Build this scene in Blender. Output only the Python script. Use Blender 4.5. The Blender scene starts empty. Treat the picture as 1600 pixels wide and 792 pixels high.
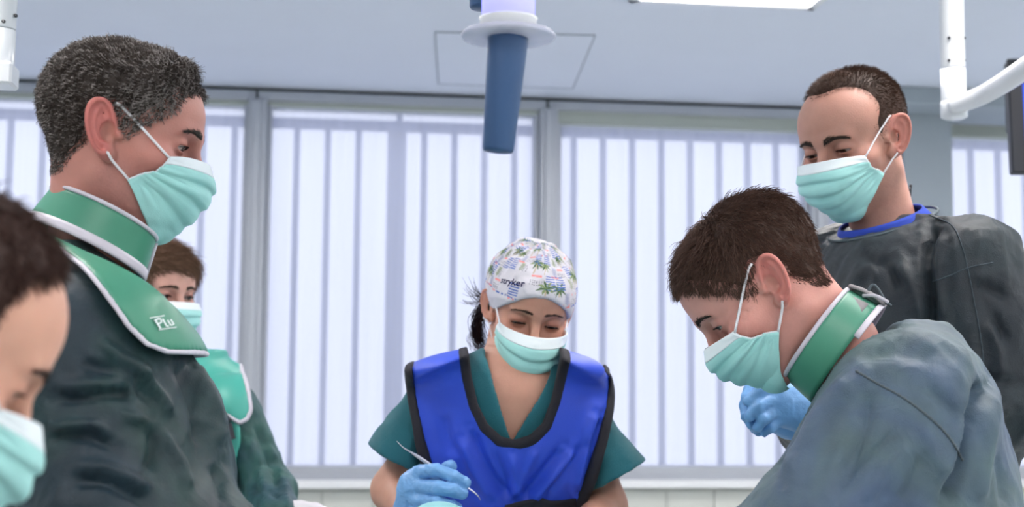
import bpy, math
import numpy as np
from mathutils import Vector, Matrix

# ------------------------------------------------------------------ camera, world, light, exposure
scene = bpy.context.scene
FPX = 2200.0                                   # focal length in pixels of the 1600 x 792 frame
CAM = np.array([0.0, 0.0, 1.3])
YAW, PITCH, ROLL = math.radians(7.5), math.radians(5.5), math.radians(-0.45)
ZUP = np.array([0, 0, 1.0])
FH = np.array([math.sin(YAW), math.cos(YAW), 0.0])
R0 = np.array([math.cos(YAW), -math.sin(YAW), 0.0])
FW = FH * math.cos(PITCH) + ZUP * math.sin(PITCH)
U0 = -FH * math.sin(PITCH) + ZUP * math.cos(PITCH)
RT = R0 * math.cos(ROLL) - U0 * math.sin(ROLL)
UP = U0 * math.cos(ROLL) + R0 * math.sin(ROLL)

def ray(px, py):
    return FW * FPX + RT * (px - 800.0) + UP * (396.0 - py)

def P(px, py, d):
    """world point seen at a pixel of the photograph, at horizontal distance d along the view"""
    v = ray(px, py)
    return CAM + v * (d / (v @ FH))

def WY(px, py, Y):
    v = ray(px, py)
    return CAM + v * (Y / v[1])

def CZ(px, py, Z):
    v = ray(px, py)
    return CAM + v * ((Z - CAM[2]) / v[2])

cam_data = bpy.data.cameras.new('camera')
cam = bpy.data.objects.new('camera', cam_data)
scene.collection.objects.link(cam)
cam.matrix_world = Matrix(((RT[0], UP[0], -FW[0], CAM[0]), (RT[1], UP[1], -FW[1], CAM[1]),
                           (RT[2], UP[2], -FW[2], CAM[2]), (0, 0, 0, 1)))
cam_data.sensor_width = 36.0
cam_data.lens = 36.0 * FPX / 1600.0
cam_data.clip_start = 0.05
cam_data.dof.use_dof = True
cam_data.dof.focus_distance = 2.0
cam_data.dof.aperture_fstop = 5.0
scene.camera = cam

world = bpy.data.worlds.new('overcast_sky')
scene.world = world
world.use_nodes = True
wb = world.node_tree.nodes['Background']
wb.inputs[0].default_value = (0.885, 0.90, 1.0, 1)
wb.inputs[1].default_value = 1.55

scene.view_settings.view_transform = 'Standard'
scene.view_settings.look = 'None'
scene.view_settings.gamma = 1.0
scene.view_settings.exposure = 0.0
CEIL_LIGHT = 21.5

# ------------------------------------------------------------------ materials
def srgb(r, g, b):
    f = lambda c: (c / 255.0) / 12.92 if c / 255.0 <= 0.04045 else ((c / 255.0 + 0.055) / 1.055) ** 2.4
    return (f(r), f(g), f(b))

MATS = {}
def mat(name, col=(0.5, 0.5, 0.5), rough=0.5, var=0.0, vscale=8.0, bump=0.0, bscale=60.0, bdetail=3.0, bdist=0.004,
        metal=0.0, spec=0.5, sss=0.0, attr=None, sheen=0.0, crinkle=0.0, cscale=30.0, emit=None, estr=0.0, coat=0.0, trans=0.0, alpha=1.0, weave=0.0, col2=None, c2scale=5.0):
    if name in MATS:
        return MATS[name]
    m = bpy.data.materials.new(name)
    m.use_nodes = True
    nt = m.node_tree
    b = nt.nodes['Principled BSDF']
    L = nt.links.new
    b.inputs['Base Color'].default_value = (*col, 1)
    b.inputs['Roughness'].default_value = rough
    b.inputs['Metallic'].default_value = metal
    b.inputs['Specular IOR Level'].default_value = spec
    b.inputs['Sheen Weight'].default_value = sheen
    b.inputs['Coat Weight'].default_value = coat
    b.inputs['Transmission Weight'].default_value = trans
    b.inputs['Alpha'].default_value = alpha
    if sss:
        b.inputs['Subsurface Weight'].default_value = sss
        b.inputs['Subsurface Radius'].default_value = (1.0, 0.35, 0.2)
        b.inputs['Subsurface Scale'].default_value = 0.006
    if emit:
        b.inputs['Emission Color'].default_value = (*emit, 1)
        b.inputs['Emission Strength'].default_value = estr
    tc = nt.nodes.new('ShaderNodeTexCoord')
    src = None
    if attr:
        at = nt.nodes.new('ShaderNodeAttribute'); at.attribute_name = attr
        src = at.outputs['Color']
    if col2 is not None:
        n = nt.nodes.new('ShaderNodeTexNoise'); n.inputs['Scale'].default_value = c2scale; n.inputs['Detail'].default_value = 4.0
        n.inputs['Distortion'].default_value = 0.6
        L(tc.outputs['Object'], n.inputs['Vector'])
        mr = nt.nodes.new('ShaderNodeMapRange'); mr.inputs['From Min'].default_value = 0.38; mr.inputs['From Max'].default_value = 0.62
        L(n.outputs['Fac'], mr.inputs['Value'])
        mc = nt.nodes.new('ShaderNodeMix'); mc.data_type = 'RGBA'
        L(mr.outputs['Result'], mc.inputs['Factor']); mc.inputs['A'].default_value = (*col, 1); mc.inputs['B'].default_value = (*col2, 1)
        src = mc.outputs['Result']
    if var > 0:
        n = nt.nodes.new('ShaderNodeTexNoise'); n.inputs['Scale'].default_value = vscale
        n.inputs['Detail'].default_value = 5.0
        L(tc.outputs['Object'], n.inputs['Vector'])
        mr = nt.nodes.new('ShaderNodeMapRange')
        mr.inputs['From Min'].default_value = 0.3; mr.inputs['From Max'].default_value = 0.7
        mr.inputs['To Min'].default_value = 1 - var; mr.inputs['To Max'].default_value = 1 + var
        L(n.outputs['Fac'], mr.inputs['Value'])
        mx = nt.nodes.new('ShaderNodeVectorMath'); mx.operation = 'SCALE'
        if src: L(src, mx.inputs[0])
        else: mx.inputs[0].default_value = col
        L(mr.outputs['Result'], mx.inputs['Scale'])
        src = mx.outputs['Vector']
    if src:
        L(src, b.inputs['Base Color'])
    h = None
    def addh(sock, k):
        nonlocal h
        mm = nt.nodes.new('ShaderNodeMath'); mm.operation = 'MULTIPLY_ADD'
        L(sock, mm.inputs[0]); mm.inputs[1].default_value = k
        if h: L(h, mm.inputs[2])
        else: mm.inputs[2].default_value = 0.0
        h = mm.outputs[0]
    if bump > 0:
        n = nt.nodes.new('ShaderNodeTexNoise'); n.inputs['Scale'].default_value = bscale
        n.inputs['Detail'].default_value = bdetail
        L(tc.outputs['Object'], n.inputs['Vector']); addh(n.outputs['Fac'], bump)
    if weave > 0:
        n = nt.nodes.new('ShaderNodeTexNoise'); n.inputs['Scale'].default_value = 900.0
        n.inputs['Detail'].default_value = 1.0
        L(tc.outputs['Object'], n.inputs['Vector']); addh(n.outputs['Fac'], weave)
    if crinkle > 0:
        for sc_, k_ in ((cscale, 1.0), (cscale * 2.3, 0.5)):
            w = nt.nodes.new('ShaderNodeTexNoise'); w.inputs['Scale'].default_value = sc_ * 0.35
            L(tc.outputs['Object'], w.inputs['Vector'])
            ad = nt.nodes.new('ShaderNodeVectorMath'); ad.operation = 'MULTIPLY_ADD'
            L(w.outputs['Color'], ad.inputs[0]); ad.inputs[1].default_value = (0.12, 0.12, 0.12)
            L(tc.outputs['Object'], ad.inputs[2])
            n = nt.nodes.new('ShaderNodeTexNoise'); n.inputs['Scale'].default_value = sc_ * 0.5
            n.inputs['Detail'].default_value = 2.5; n.inputs['Roughness'].default_value = 0.45
            L(ad.outputs[0], n.inputs['Vector'])
            s1 = nt.nodes.new('ShaderNodeMath'); s1.operation = 'SUBTRACT'; L(n.outputs['Fac'], s1.inputs[0]); s1.inputs[1].default_value = 0.5
            s2 = nt.nodes.new('ShaderNodeMath'); s2.operation = 'ABSOLUTE'; L(s1.outputs[0], s2.inputs[0])
            addh(s2.outputs[0], -crinkle * k_)
    if h:
        bp = nt.nodes.new('ShaderNodeBump'); bp.inputs['Strength'].default_value = 1.0
        bp.inputs['Distance'].default_value = bdist
        L(h, bp.inputs['Height']); L(bp.outputs['Normal'], b.inputs['Normal'])
    MATS[name] = m
    return m

# ------------------------------------------------------------------ mesh helpers
COL = scene.collection
MW = {}          # world matrices of the things, by object

def thing(name, label, cat, loc=(0, 0, 0), rotz=0.0, group=None):
    o = bpy.data.objects.new(name, None)
    o.empty_display_size = 0.1
    COL.objects.link(o)
    o.location = tuple(float(v) for v in loc); o.rotation_euler = (0, 0, rotz)
    o['label'] = label; o['category'] = cat
    if group: o['group'] = group
    c, s = math.cos(rotz), math.sin(rotz)
    MW[o.name] = (np.array([[c, -s, 0], [s, c, 0], [0, 0, 1.0]]), np.array(loc, float))
    return o

def root_of(o):
    while o.parent: o = o.parent
    return o

def link(name, V, F, m, parent=None, smooth=True, col=None, uv=None, label=None):
    """one mesh object; V in world coordinates, faces a list or an (n,3|4) array"""
    V = np.asarray(V, float)
    if parent is not None:
        r = root_of(parent)
        if r.name in MW:
            R, t = MW[r.name]
            V = (V - t) @ R
    me = bpy.data.meshes.new(name)
    if isinstance(F, np.ndarray):
        k = F.shape[1]
        me.vertices.add(len(V)); me.vertices.foreach_set('co', V.astype(np.float32).ravel())
        me.loops.add(F.size); me.loops.foreach_set('vertex_index', F.astype(np.int32).ravel())
        me.polygons.add(len(F))
        me.polygons.foreach_set('loop_start', (np.arange(len(F)) * k).astype(np.int32))
        me.update(calc_edges=True)
    else:
        me.from_pydata([tuple(v) for v in V], [], [tuple(int(i) for i in f) for f in F])
        me.update()
    me.validate()
    me.polygons.foreach_set('use_smooth', np.full(len(me.polygons), bool(smooth)))
    if col is not None:
        a = me.color_attributes.new('Col', 'FLOAT_COLOR', 'POINT')
        c4 = np.ones((len(V), 4), np.float32); c4[:, :3] = col
        a.data.foreach_set('color', c4.ravel())
    if m: me.materials.append(m)
    o = bpy.data.objects.new(name, me)
    COL.objects.link(o)
    if parent is not None: o.parent = parent
    if label: o['label'] = label
    return o

def struct(o, kind='structure'):
    o['kind'] = kind
    return o

def tag(o, label, cat, group=None):
    o['label'] = label; o['category'] = cat
    if group: o['group'] = group
    return o

def join_vf(parts):
    Vs, Fs, n = [], [], 0
    for V, F in parts:
        V = np.asarray(V, float)
        Vs.append(V)
        Fs += [tuple(int(i) + n for i in f) for f in F]
        n += len(V)
    return np.vstack(Vs), Fs

def box(lo, hi, bev=0.0):
    x0, y0, z0 = lo; x1, y1, z1 = hi
    if bev <= 0:
        V = [(x0, y0, z0), (x1, y0, z0), (x1, y1, z0), (x0, y1, z0), (x0, y0, z1), (x1, y0, z1), (x1, y1, z1), (x0, y1, z1)]
        F = [(0, 3, 2, 1), (4, 5, 6, 7), (0, 1, 5, 4), (1, 2, 6, 5), (2, 3, 7, 6), (3, 0, 4, 7)]
        return np.array(V, float), F
    b = min(bev, (x1 - x0) * .45, (y1 - y0) * .45, (z1 - z0) * .45)
    V = []; idx = {}
    for sx in (0, 1):
        for sy in (0, 1):
            for sz in (0, 1):
                X = (x0, x1)[sx]; Yv = (y0, y1)[sy]; Z = (z0, z1)[sz]
                ix = (1 - 2 * sx) * b; iy = (1 - 2 * sy) * b; iz = (1 - 2 * sz) * b
                idx[sx, sy, sz, 0] = len(V); V.append((X, Yv + iy, Z + iz))
                idx[sx, sy, sz, 1] = len(V); V.append((X + ix, Yv, Z + iz))
                idx[sx, sy, sz, 2] = len(V); V.append((X + ix, Yv + iy, Z))
    F = []
    g = lambda s, k: idx[s[0], s[1], s[2], k]
    for ax in range(3):
        o1, o2 = (ax + 1) % 3, (ax + 2) % 3
        for s in (0, 1):
            q = []
            for (i, j) in ((0, 0), (1, 0), (1, 1), (0, 1)):
                c = [0, 0, 0]; c[ax] = s; c[o1] = i; c[o2] = j
                q.append(g(c, ax))
            F.append(q if s else q[::-1])
    for ax in range(3):
        o1, o2 = (ax + 1) % 3, (ax + 2) % 3
        for i in (0, 1):
            for j in (0, 1):
                c0 = [0, 0, 0]; c0[o1] = i; c0[o2] = j
                c1 = list(c0); c1[ax] = 1
                q = [g(c0, o1), g(c1, o1), g(c1, o2), g(c0, o2)]
                F.append(q if (i == j) else q[::-1])
    for sx in (0, 1):
        for sy in (0, 1):
            for sz in (0, 1):
                t = [idx[sx, sy, sz, k] for k in range(3)]
                F.append(t if (sx + sy + sz) % 2 == 1 else t[::-1])
    return np.array(V, float), F

def catmull(pts, n=8):
    pts = np.asarray(pts, float)
    p = np.vstack([2 * pts[0] - pts[1], pts, 2 * pts[-1] - pts[-2]])
    out = []
    for i in range(1, len(p) - 2):
        for t in np.linspace(0, 1, n, endpoint=False):
            out.append(0.5 * ((2 * p[i]) + (-p[i - 1] + p[i + 1]) * t + (2 * p[i - 1] - 5 * p[i] + 4 * p[i + 1] - p[i + 2]) * t * t
                              + (-p[i - 1] + 3 * p[i] - 3 * p[i + 1] + p[i + 2]) * t ** 3))
    out.append(p[-2])
    return np.array(out)

def tube(path, r, sides=8, caps=True, flat=None):
    """swept tube; r a number or one per point; flat=(normal, ratio) squashes it"""
    path = np.asarray(path, float); n = len(path)
    r = np.broadcast_to(np.asarray(r, float), (n,))
    T = np.gradient(path, axis=0); T /= np.linalg.norm(T, axis=1)[:, None] + 1e-12
    a = np.array([0, 0, 1.0]) if abs(T[0][2]) < 0.9 else np.array([1.0, 0, 0])
    N = np.cross(T[0], a); N /= np.linalg.norm(N)
    V = []
    for i in range(n):
        N = N - T[i] * (N @ T[i]); N /= np.linalg.norm(N) + 1e-12
        B = np.cross(T[i], N)
        for k in range(sides):
            t = 2 * math.pi * k / sides
            V.append(path[i] + r[i] * (math.cos(t) * N + math.sin(t) * B))
    F = []
    for i in range(n - 1):
        for k in range(sides):
            k2 = (k + 1) % sides
            F.append((i * sides + k, i * sides + k2, (i + 1) * sides + k2, (i + 1) * sides + k))
    if caps:
        F.append(tuple(range(sides))[::-1]); F.append(tuple((n - 1) * sides + k for k in range(sides)))
    return np.array(V), F

def lathe(profile, centre, axis=(0, 0, 1), sides=32):
    """profile: (radius, height along the axis)"""
    axis = np.array(axis, float); axis /= np.linalg.norm(axis)
    a = np.array([1.0, 0, 0]) if abs(axis[0]) < 0.9 else np.array([0, 1.0, 0])
    e1 = np.cross(axis, a); e1 /= np.linalg.norm(e1); e2 = np.cross(axis, e1)
    V = []
    for (r, h) in profile:
        for k in range(sides):
            t = 2 * math.pi * k / sides
            V.append(np.asarray(centre) + axis * h + r * (math.cos(t) * e1 + math.sin(t) * e2))
    F = []
    n = len(profile)
    for i in range(n - 1):
        for k in range(sides):
            k2 = (k + 1) % sides
            F.append((i * sides + k, i * sides + k2, (i + 1) * sides + k2, (i + 1) * sides + k))
    F.append(tuple(range(sides))[::-1]); F.append(tuple((n - 1) * sides + k for k in range(sides)))
    return np.array(V), F

def sheet(G, th):
    """closed solid from a (nu,nv,3) grid, thickened inwards along its normals"""
    G = np.asarray(G, float); nu, nv = G.shape[:2]
    du = np.gradient(G, axis=0); dv = np.gradient(G, axis=1)
    N = np.cross(du, dv); N /= np.linalg.norm(N, axis=2)[..., None] + 1e-12
    V = np.vstack([G.reshape(-1, 3), (G - N * th).reshape(-1, 3)])
    o = nu * nv
    I = np.arange(o).reshape(nu, nv)
    a, b, c, d = I[:-1, :-1].ravel(), I[1:, :-1].ravel(), I[1:, 1:].ravel(), I[:-1, 1:].ravel()
    F = np.vstack([np.stack([a, b, c, d], 1), np.stack([d, c, b, a], 1) + o])
    rim = np.concatenate([I[:, 0], I[-1, 1:], I[-2::-1, -1], I[0, -2:0:-1]])
    r2 = np.roll(rim, -1)
    F = np.vstack([F, np.stack([rim, rim + o, r2 + o, r2], 1)])
    return V, F

# ------------------------------------------------------------------ signed distance kit (numpy) and surface nets
def sph(p, c, r):
    return np.sqrt((p[0] - c[0]) ** 2 + (p[1] - c[1]) ** 2 + (p[2] - c[2]) ** 2) - r

def ell(p, c, r):
    x, y, z = p[0] - c[0], p[1] - c[1], p[2] - c[2]
    k0 = np.sqrt((x / r[0]) ** 2 + (y / r[1]) ** 2 + (z / r[2]) ** 2)
    k1 = np.sqrt((x / r[0] ** 2) ** 2 + (y / r[1] ** 2) ** 2 + (z / r[2] ** 2) ** 2) + 1e-9
    return k0 * (k0 - 1) / k1

def cap(p, a, b, r1, r2=None):
    if r2 is None: r2 = r1
    a = np.asarray(a, float); b = np.asarray(b, float); ba = b - a; L2 = float(ba @ ba) + 1e-12
    x, y, z = p[0] - a[0], p[1] - a[1], p[2] - a[2]
    h = np.clip((x * ba[0] + y * ba[1] + z * ba[2]) / L2, 0, 1)
    return np.sqrt((x - ba[0] * h) ** 2 + (y - ba[1] * h) ** 2 + (z - ba[2] * h) ** 2) - (r1 + (r2 - r1) * h)

def smin(a, b, k):
    h = np.maximum(k - np.abs(a - b), 0) / k
    return np.minimum(a, b) - h * h * k * 0.25

def smax(a, b, k):
    return -smin(-a, -b, k)

def loft(p, st, k=2.0):
    """elliptical body along z. st rows: z, cx, cy, half width, half depth (in the frame of p)"""
    st = np.array(sorted(st), float)
    z = p[2]
    zg = np.arange(st[0, 0] - .06, st[-1, 0] + .06, .004)
    ker = np.exp(-(np.arange(-14, 15) * .004 / .018) ** 2); ker /= ker.sum()
    def g(i):
        raw = np.interp(zg, st[:, 0], st[:, i])
        sm = np.convolve(np.pad(raw, 14, mode='edge'), ker, mode='valid')
        return np.interp(z, zg, sm).astype(np.float32)
    def gd(i):
        raw = np.interp(zg, st[:, 0], st[:, i])
        sm = np.convolve(np.pad(raw, 14, mode='edge'), ker, mode='valid')
        return np.interp(z, zg, np.gradient(sm, zg)).astype(np.float32)
    cx, cy, a, b = g(1), g(2), g(3), g(4)
    x, y = p[0] - cx, p[1] - cy
    sl = (np.clip(x / a, -1.2, 1.2) ** 2) * gd(3) + (np.clip(y / b, -1.2, 1.2) ** 2) * gd(4) + np.clip(y / b, -1.2, 1.2) * gd(2)
    k0 = (np.abs(x / a) ** k + np.abs(y / b) ** k) ** (1.0 / k)
    k1 = np.sqrt((x / a ** 2) ** 2 + (y / b ** 2) ** 2) + 1e-6
    d = np.where(k0 > 0.35, k0 * (k0 - 1) / k1, -0.3 * np.minimum(a, b))
    d = np.maximum(d, -np.minimum(a, b)) / np.sqrt(1 + np.clip(sl, -4, 4) ** 2)
    return np.maximum(np.maximum(d, st[0, 0] - z), z - st[-1, 0])

def poly_sdf(pts, u, v):
    """signed distance to a closed polygon, negative inside"""
    pts = np.asarray(pts, float); n = len(pts)
    d = np.full(np.broadcast(u, v).shape, 1e9, np.float32); s = np.ones(d.shape, np.float32)
    j = n - 1
    for i in range(n):
        e = pts[j] - pts[i]
        wx, wy = u - pts[i, 0], v - pts[i, 1]
        t = np.clip((wx * e[0] + wy * e[1]) / (e @ e + 1e-12), 0, 1)
        d = np.minimum(d, (wx - e[0] * t) ** 2 + (wy - e[1] * t) ** 2)
        c1 = v >= pts[i, 1]; c2 = v < pts[j, 1]; c3 = e[0] * wy > e[1] * wx
        s = np.where((c1 & c2 & c3) | (~c1 & ~c2 & ~c3), -s, s)
        j = i
    return s * np.sqrt(d)

def line_dist(pts, u, v):
    pts = np.asarray(pts, float)
    d = np.full(np.broadcast(u, v).shape, 1e9, np.float32)
    for i in range(len(pts) - 1):
        e = pts[i + 1] - pts[i]
        wx, wy = u - pts[i, 0], v - pts[i, 1]
        t = np.clip((wx * e[0] + wy * e[1]) / (e @ e + 1e-12), 0, 1)
        d = np.minimum(d, (wx - e[0] * t) ** 2 + (wy - e[1] * t) ** 2)
    return np.sqrt(d)

def band_eval(fn, ax, B=8, slack=1.7):
    """values of fn on the grid, exact only near the surface"""
    n = [len(a) for a in ax]
    nb = [-(-k // B) for k in n]
    axp = [np.concatenate([a, np.full(nb[i] * B - n[i], a[-1], np.float32)]) for i, a in enumerate(ax)]
    blk = [a.reshape(-1, B) for a in axp]
    cen = [0.5 * (a[:, 0] + a[:, -1]) for a in blk]
    rad = [0.5 * (a[:, -1] - a[:, 0]) for a in blk]
    CX, CY, CZ_ = np.meshgrid(*cen, indexing='ij'); RX, RY, RZ = np.meshgrid(*rad, indexing='ij')
    dc = np.asarray(fn((CX, CY, CZ_)), np.float32)
    act = np.abs(dc) < slack * np.sqrt(RX ** 2 + RY ** 2 + RZ ** 2) + 0.004
    v = np.repeat(np.repeat(np.repeat(dc, B, 0), B, 1), B, 2)
    ii = np.argwhere(act)
    for s0 in range(0, len(ii), 1500):
        c = ii[s0:s0 + 1500]
        X = np.broadcast_to(blk[0][c[:, 0]][:, :, None, None], (len(c), B, B, B))
        Y = np.broadcast_to(blk[1][c[:, 1]][:, None, :, None], (len(c), B, B, B))
        Z = np.broadcast_to(blk[2][c[:, 2]][:, None, None, :], (len(c), B, B, B))
        r = np.asarray(fn((X.ravel(), Y.ravel(), Z.ravel())), np.float32).reshape(len(c), B, B, B)
        v6 = v.reshape(nb[0], B, nb[1], B, nb[2], B)
        v6[c[:, 0], :, c[:, 1], :, c[:, 2], :] = r
    return v[:n[0], :n[1], :n[2]].copy()

def nets(fn, lo, hi, h, ax=None, smooth=1):
    """surface nets of fn(points) on a box; returns world vertices and quads"""
    if ax is None:
        ax = [np.arange(lo[i], hi[i] + h, h) for i in range(3)]
    ax = [np.asarray(a, np.float32) for a in ax]
    v = band_eval(fn, ax)
    # the box closes the surface
    for i in range(3):
        sl = [slice(None)] * 3
        for e in (0, -1):
            sl[i] = e; v[tuple(sl)] = np.maximum(v[tuple(sl)], 1e-3)
    s = v < 0
    n = np.array(v.shape)
    cnt = np.zeros(n - 1, np.int8)
    for dx in (0, 1):
        for dy in (0, 1):
            for dz in (0, 1):
                cnt += s[dx:n[0] - 1 + dx, dy:n[1] - 1 + dy, dz:n[2] - 1 + dz]
    act = (cnt > 0) & (cnt < 8)
    ii = np.argwhere(act)
    idx = np.full(n - 1, -1, np.int64); idx[act] = np.arange(len(ii))
    acc = np.zeros((len(ii), 3)); w = np.zeros(len(ii))
    corners = [(a, b, c) for a in (0, 1) for b in (0, 1) for c in (0, 1)]
    for c0 in corners:
        for k in range(3):
            if c0[k] == 1: continue
            c1 = list(c0); c1[k] = 1
            i0 = ii + c0; i1 = ii + c1
            v0 = v[i0[:, 0], i0[:, 1], i0[:, 2]]; v1 = v[i1[:, 0], i1[:, 1], i1[:, 2]]
            m = (v0 < 0) != (v1 < 0)
            t = np.where(m, v0 / np.where(m, v0 - v1, 1), 0)
            p0 = np.stack([ax[q][i0[:, q]] for q in range(3)], 1); p1 = np.stack([ax[q][i1[:, q]] for q in range(3)], 1)
            acc += np.where(m[:, None], p0 + (p1 - p0) * t[:, None], 0); w += m
    V = acc / np.maximum(w, 1)[:, None]
    Fs = []
    for k in range(3):
        a, b = (k + 1) % 3, (k + 2) % 3
        sl0 = [slice(None)] * 3; sl1 = [slice(None)] * 3
        sl0[k] = slice(0, n[k] - 1); sl1[k] = slice(1, n[k])
        e0, e1 = s[tuple(sl0)], s[tuple(sl1)]
        ch = np.argwhere(e0 != e1)
        ch = ch[(ch[:, a] > 0) & (ch[:, a] < n[a] - 1) & (ch[:, b] > 0) & (ch[:, b] < n[b] - 1)]
        if not len(ch): continue
        inside0 = s[ch[:, 0], ch[:, 1], ch[:, 2]]
        q = []
        for (da, db) in ((-1, -1), (0, -1), (0, 0), (-1, 0)):
            c = ch.copy(); c[:, a] += da; c[:, b] += db
            q.append(idx[c[:, 0], c[:, 1], c[:, 2]])
        q = np.stack(q, 1)
        q = np.where(inside0[:, None], q, q[:, ::-1])
        Fs.append(q)
    F = np.vstack(Fs)
    F = F[(F >= 0).all(1)]
    for _ in range(smooth):
        V = relax(V, F, 0.5)
    return V, F

def relax(V, F, k=0.5):
    A = np.zeros_like(V); c = np.zeros(len(V))
    for i in range(4):
        a, b = F[:, i], F[:, (i + 1) % 4]
        for q in range(3):
            A[:, q] += np.bincount(a, V[b, q], len(V)) + np.bincount(b, V[a, q], len(V))
        c += np.bincount(a, minlength=len(V)) + np.bincount(b, minlength=len(V))
    return V + k * (A / np.maximum(c, 1)[:, None] - V)

def vnormals(V, F):
    fn = np.cross(V[F[:, 2]] - V[F[:, 0]], V[F[:, 3 if F.shape[1] > 3 else 1]] - V[F[:, 1 if F.shape[1] > 3 else 0]])
    N = np.zeros_like(V)
    for i in range(F.shape[1]):
        for q in range(3):
            N[:, q] += np.bincount(F[:, i], fn[:, q], len(V))
    return N / (np.linalg.norm(N, axis=1)[:, None] + 1e-12)

_lat = np.random.RandomState(7).rand(32, 32, 32).astype(np.float32)
def vnoise(p):
    """smooth value noise 0..1 at (n,3) points, lattice of 1"""
    i = np.floor(p).astype(int); f = p - i; f = f * f * (3 - 2 * f)
    r = 0
    for dx in (0, 1):
        for dy in (0, 1):
            for dz in (0, 1):
                w = (f[:, 0] if dx else 1 - f[:, 0]) * (f[:, 1] if dy else 1 - f[:, 1]) * (f[:, 2] if dz else 1 - f[:, 2])
                r = r + w * _lat[(i[:, 0] + dx) & 31, (i[:, 1] + dy) & 31, (i[:, 2] + dz) & 31]
    return r

def creases(V, N, lines, k=1.0):
    """pressed-in valleys and raised ridges of a cloth along lines drawn on its near side"""
    v = V - CAM
    dz = v @ FW
    u = 800.0 + FPX * (v @ RT) / dz; w = 396.0 - FPX * (v @ UP) / dz
    near = np.clip(-(N * v).sum(1) / np.linalg.norm(v, axis=1) * 3.0, 0, 1)
    h = np.zeros(len(V))
    for (pts, wid, dep) in lines:
        c = catmull(np.array([(x, y, 0) for x, y in pts], float), 5)[:, :2]
        d = line_dist(c, u, w)
        # fade at both ends
        e = np.minimum(np.hypot(u - c[0, 0], w - c[0, 1]), np.hypot(u - c[-1, 0], w - c[-1, 1]))
        fade = np.clip(e / (2.0 * wid), 0.15, 1)
        h += dep * np.exp(-(d / wid) ** 2) * fade
    return V + N * (h * near * k)[:, None]

def folds(V, N, amp, freq, stretch=None, seed=0, octaves=3, wt=None):
    """creased cloth: ridged, warped noise pushed along the normals"""
    p = V + seed * 3.7
    if stretch is not None:
        d, k = np.asarray(stretch[0], float), stretch[1]
        d = d / np.linalg.norm(d)
        p = p - np.outer(p @ d, d) * (1 - 1.0 / k)
    wp = np.stack([vnoise(p * freq * 0.6 + 11.3), vnoise(p * freq * 0.6 + 27.1), vnoise(p * freq * 0.6 + 5.9)], 1) - 0.5
    q = p * freq + wp * 1.6
    h = 0; a = 1.0; f = 1.0
    for o in range(octaves):
        n = vnoise(q * f + 17.0 * o)
        h = h + a * ((1 - np.abs(2 * n - 1)) ** 1.6 - 0.5)
        a *= 0.5; f *= 2.1
    if wt is not None: h = h * wt(V)
    return V + N * (h * amp)[:, None]

# ------------------------------------------------------------------ the room
YW = 5.70            # front of the window frames
HC = 2.51            # ceiling height
X0, X1, Y0 = -3.0, 4.2, -3.2
M_ceil = mat('ceiling_paint', srgb(222, 228, 240), 0.75, var=0.02, vscale=1.5, bump=0.15, bscale=180)
M_wall = mat('wall_paint', srgb(214, 222, 222), 0.7, var=0.02, vscale=2.0, bump=0.15, bscale=160)
M_floor = mat('vinyl_floor', srgb(206, 212, 214), 0.35, var=0.06, vscale=9)
M_alu = mat('grey_aluminium', srgb(182, 186, 194), 0.42, var=0.02, metal=0.25, bump=0.05, bscale=300)
M_aluD = mat('beige_aluminium', srgb(178, 184, 176), 0.5, var=0.02, metal=0.1)
M_gap = mat('dark_gap', srgb(70, 76, 74), 0.8, var=0.05)
M_sill = mat('white_sill', srgb(232, 234, 236), 0.4, var=0.015)
M_tile = mat('glazed_wall_tile', srgb(206, 208, 202), 0.3, var=0.02, vscale=4)
M_grout = mat('grout', srgb(186, 190, 180), 0.8, var=0.03)
M_pillar = mat('pillar_paint', srgb(158, 168, 176), 0.7, var=0.02, bump=0.1, bscale=150)

struct(link('floor', *box((X0, Y0, -0.1), (X1, YW + 0.2, 0)), M_floor, smooth=False))
ceil = struct(link('ceiling', *box((X0, Y0, HC), (X1, YW + 0.2, HC + 0.1)), M_ceil, smooth=False))
struct(link('wall_left', *box((X0 - 0.1, Y0, 0), (X0, YW + 0.2, HC)), M_wall, smooth=False))
struct(link('wall_right', *box((X1, Y0, 0), (X1 + 0.1, YW + 0.2, HC)), M_wall, smooth=False))
struct(link('wall_front', *box((X0, Y0 - 0.1, 0), (X1, Y0, HC)), M_wall, smooth=False))

# ceiling hatch: a panel a little proud, a dark gap round it
hc_ = [np.array([.348, 4.694]), np.array([.893, 4.648]), np.array([.967, 5.509]), np.array([.424, 5.505])]
hV = np.array([(x, y, z) for z in (HC - .003, HC + .02) for (x, y) in hc_])
link('hatch_panel', hV, [(3, 2, 1, 0), (4, 5, 6, 7), (0, 1, 5, 4), (1, 2, 6, 5), (2, 3, 7, 6), (3, 0, 4, 7)], M_ceil, ceil, smooth=False)
for i in range(4):
    a_, b_ = hc_[i], hc_[(i + 1) % 4]
    link('hatch_gap', *tube([(a_[0], a_[1], HC - .0030), (b_[0], b_[1], HC - .0030)], .0017, 4), mat('hatch_gap_paint', srgb(130, 140, 148), .8, var=.02), ceil, smooth=False)

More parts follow.
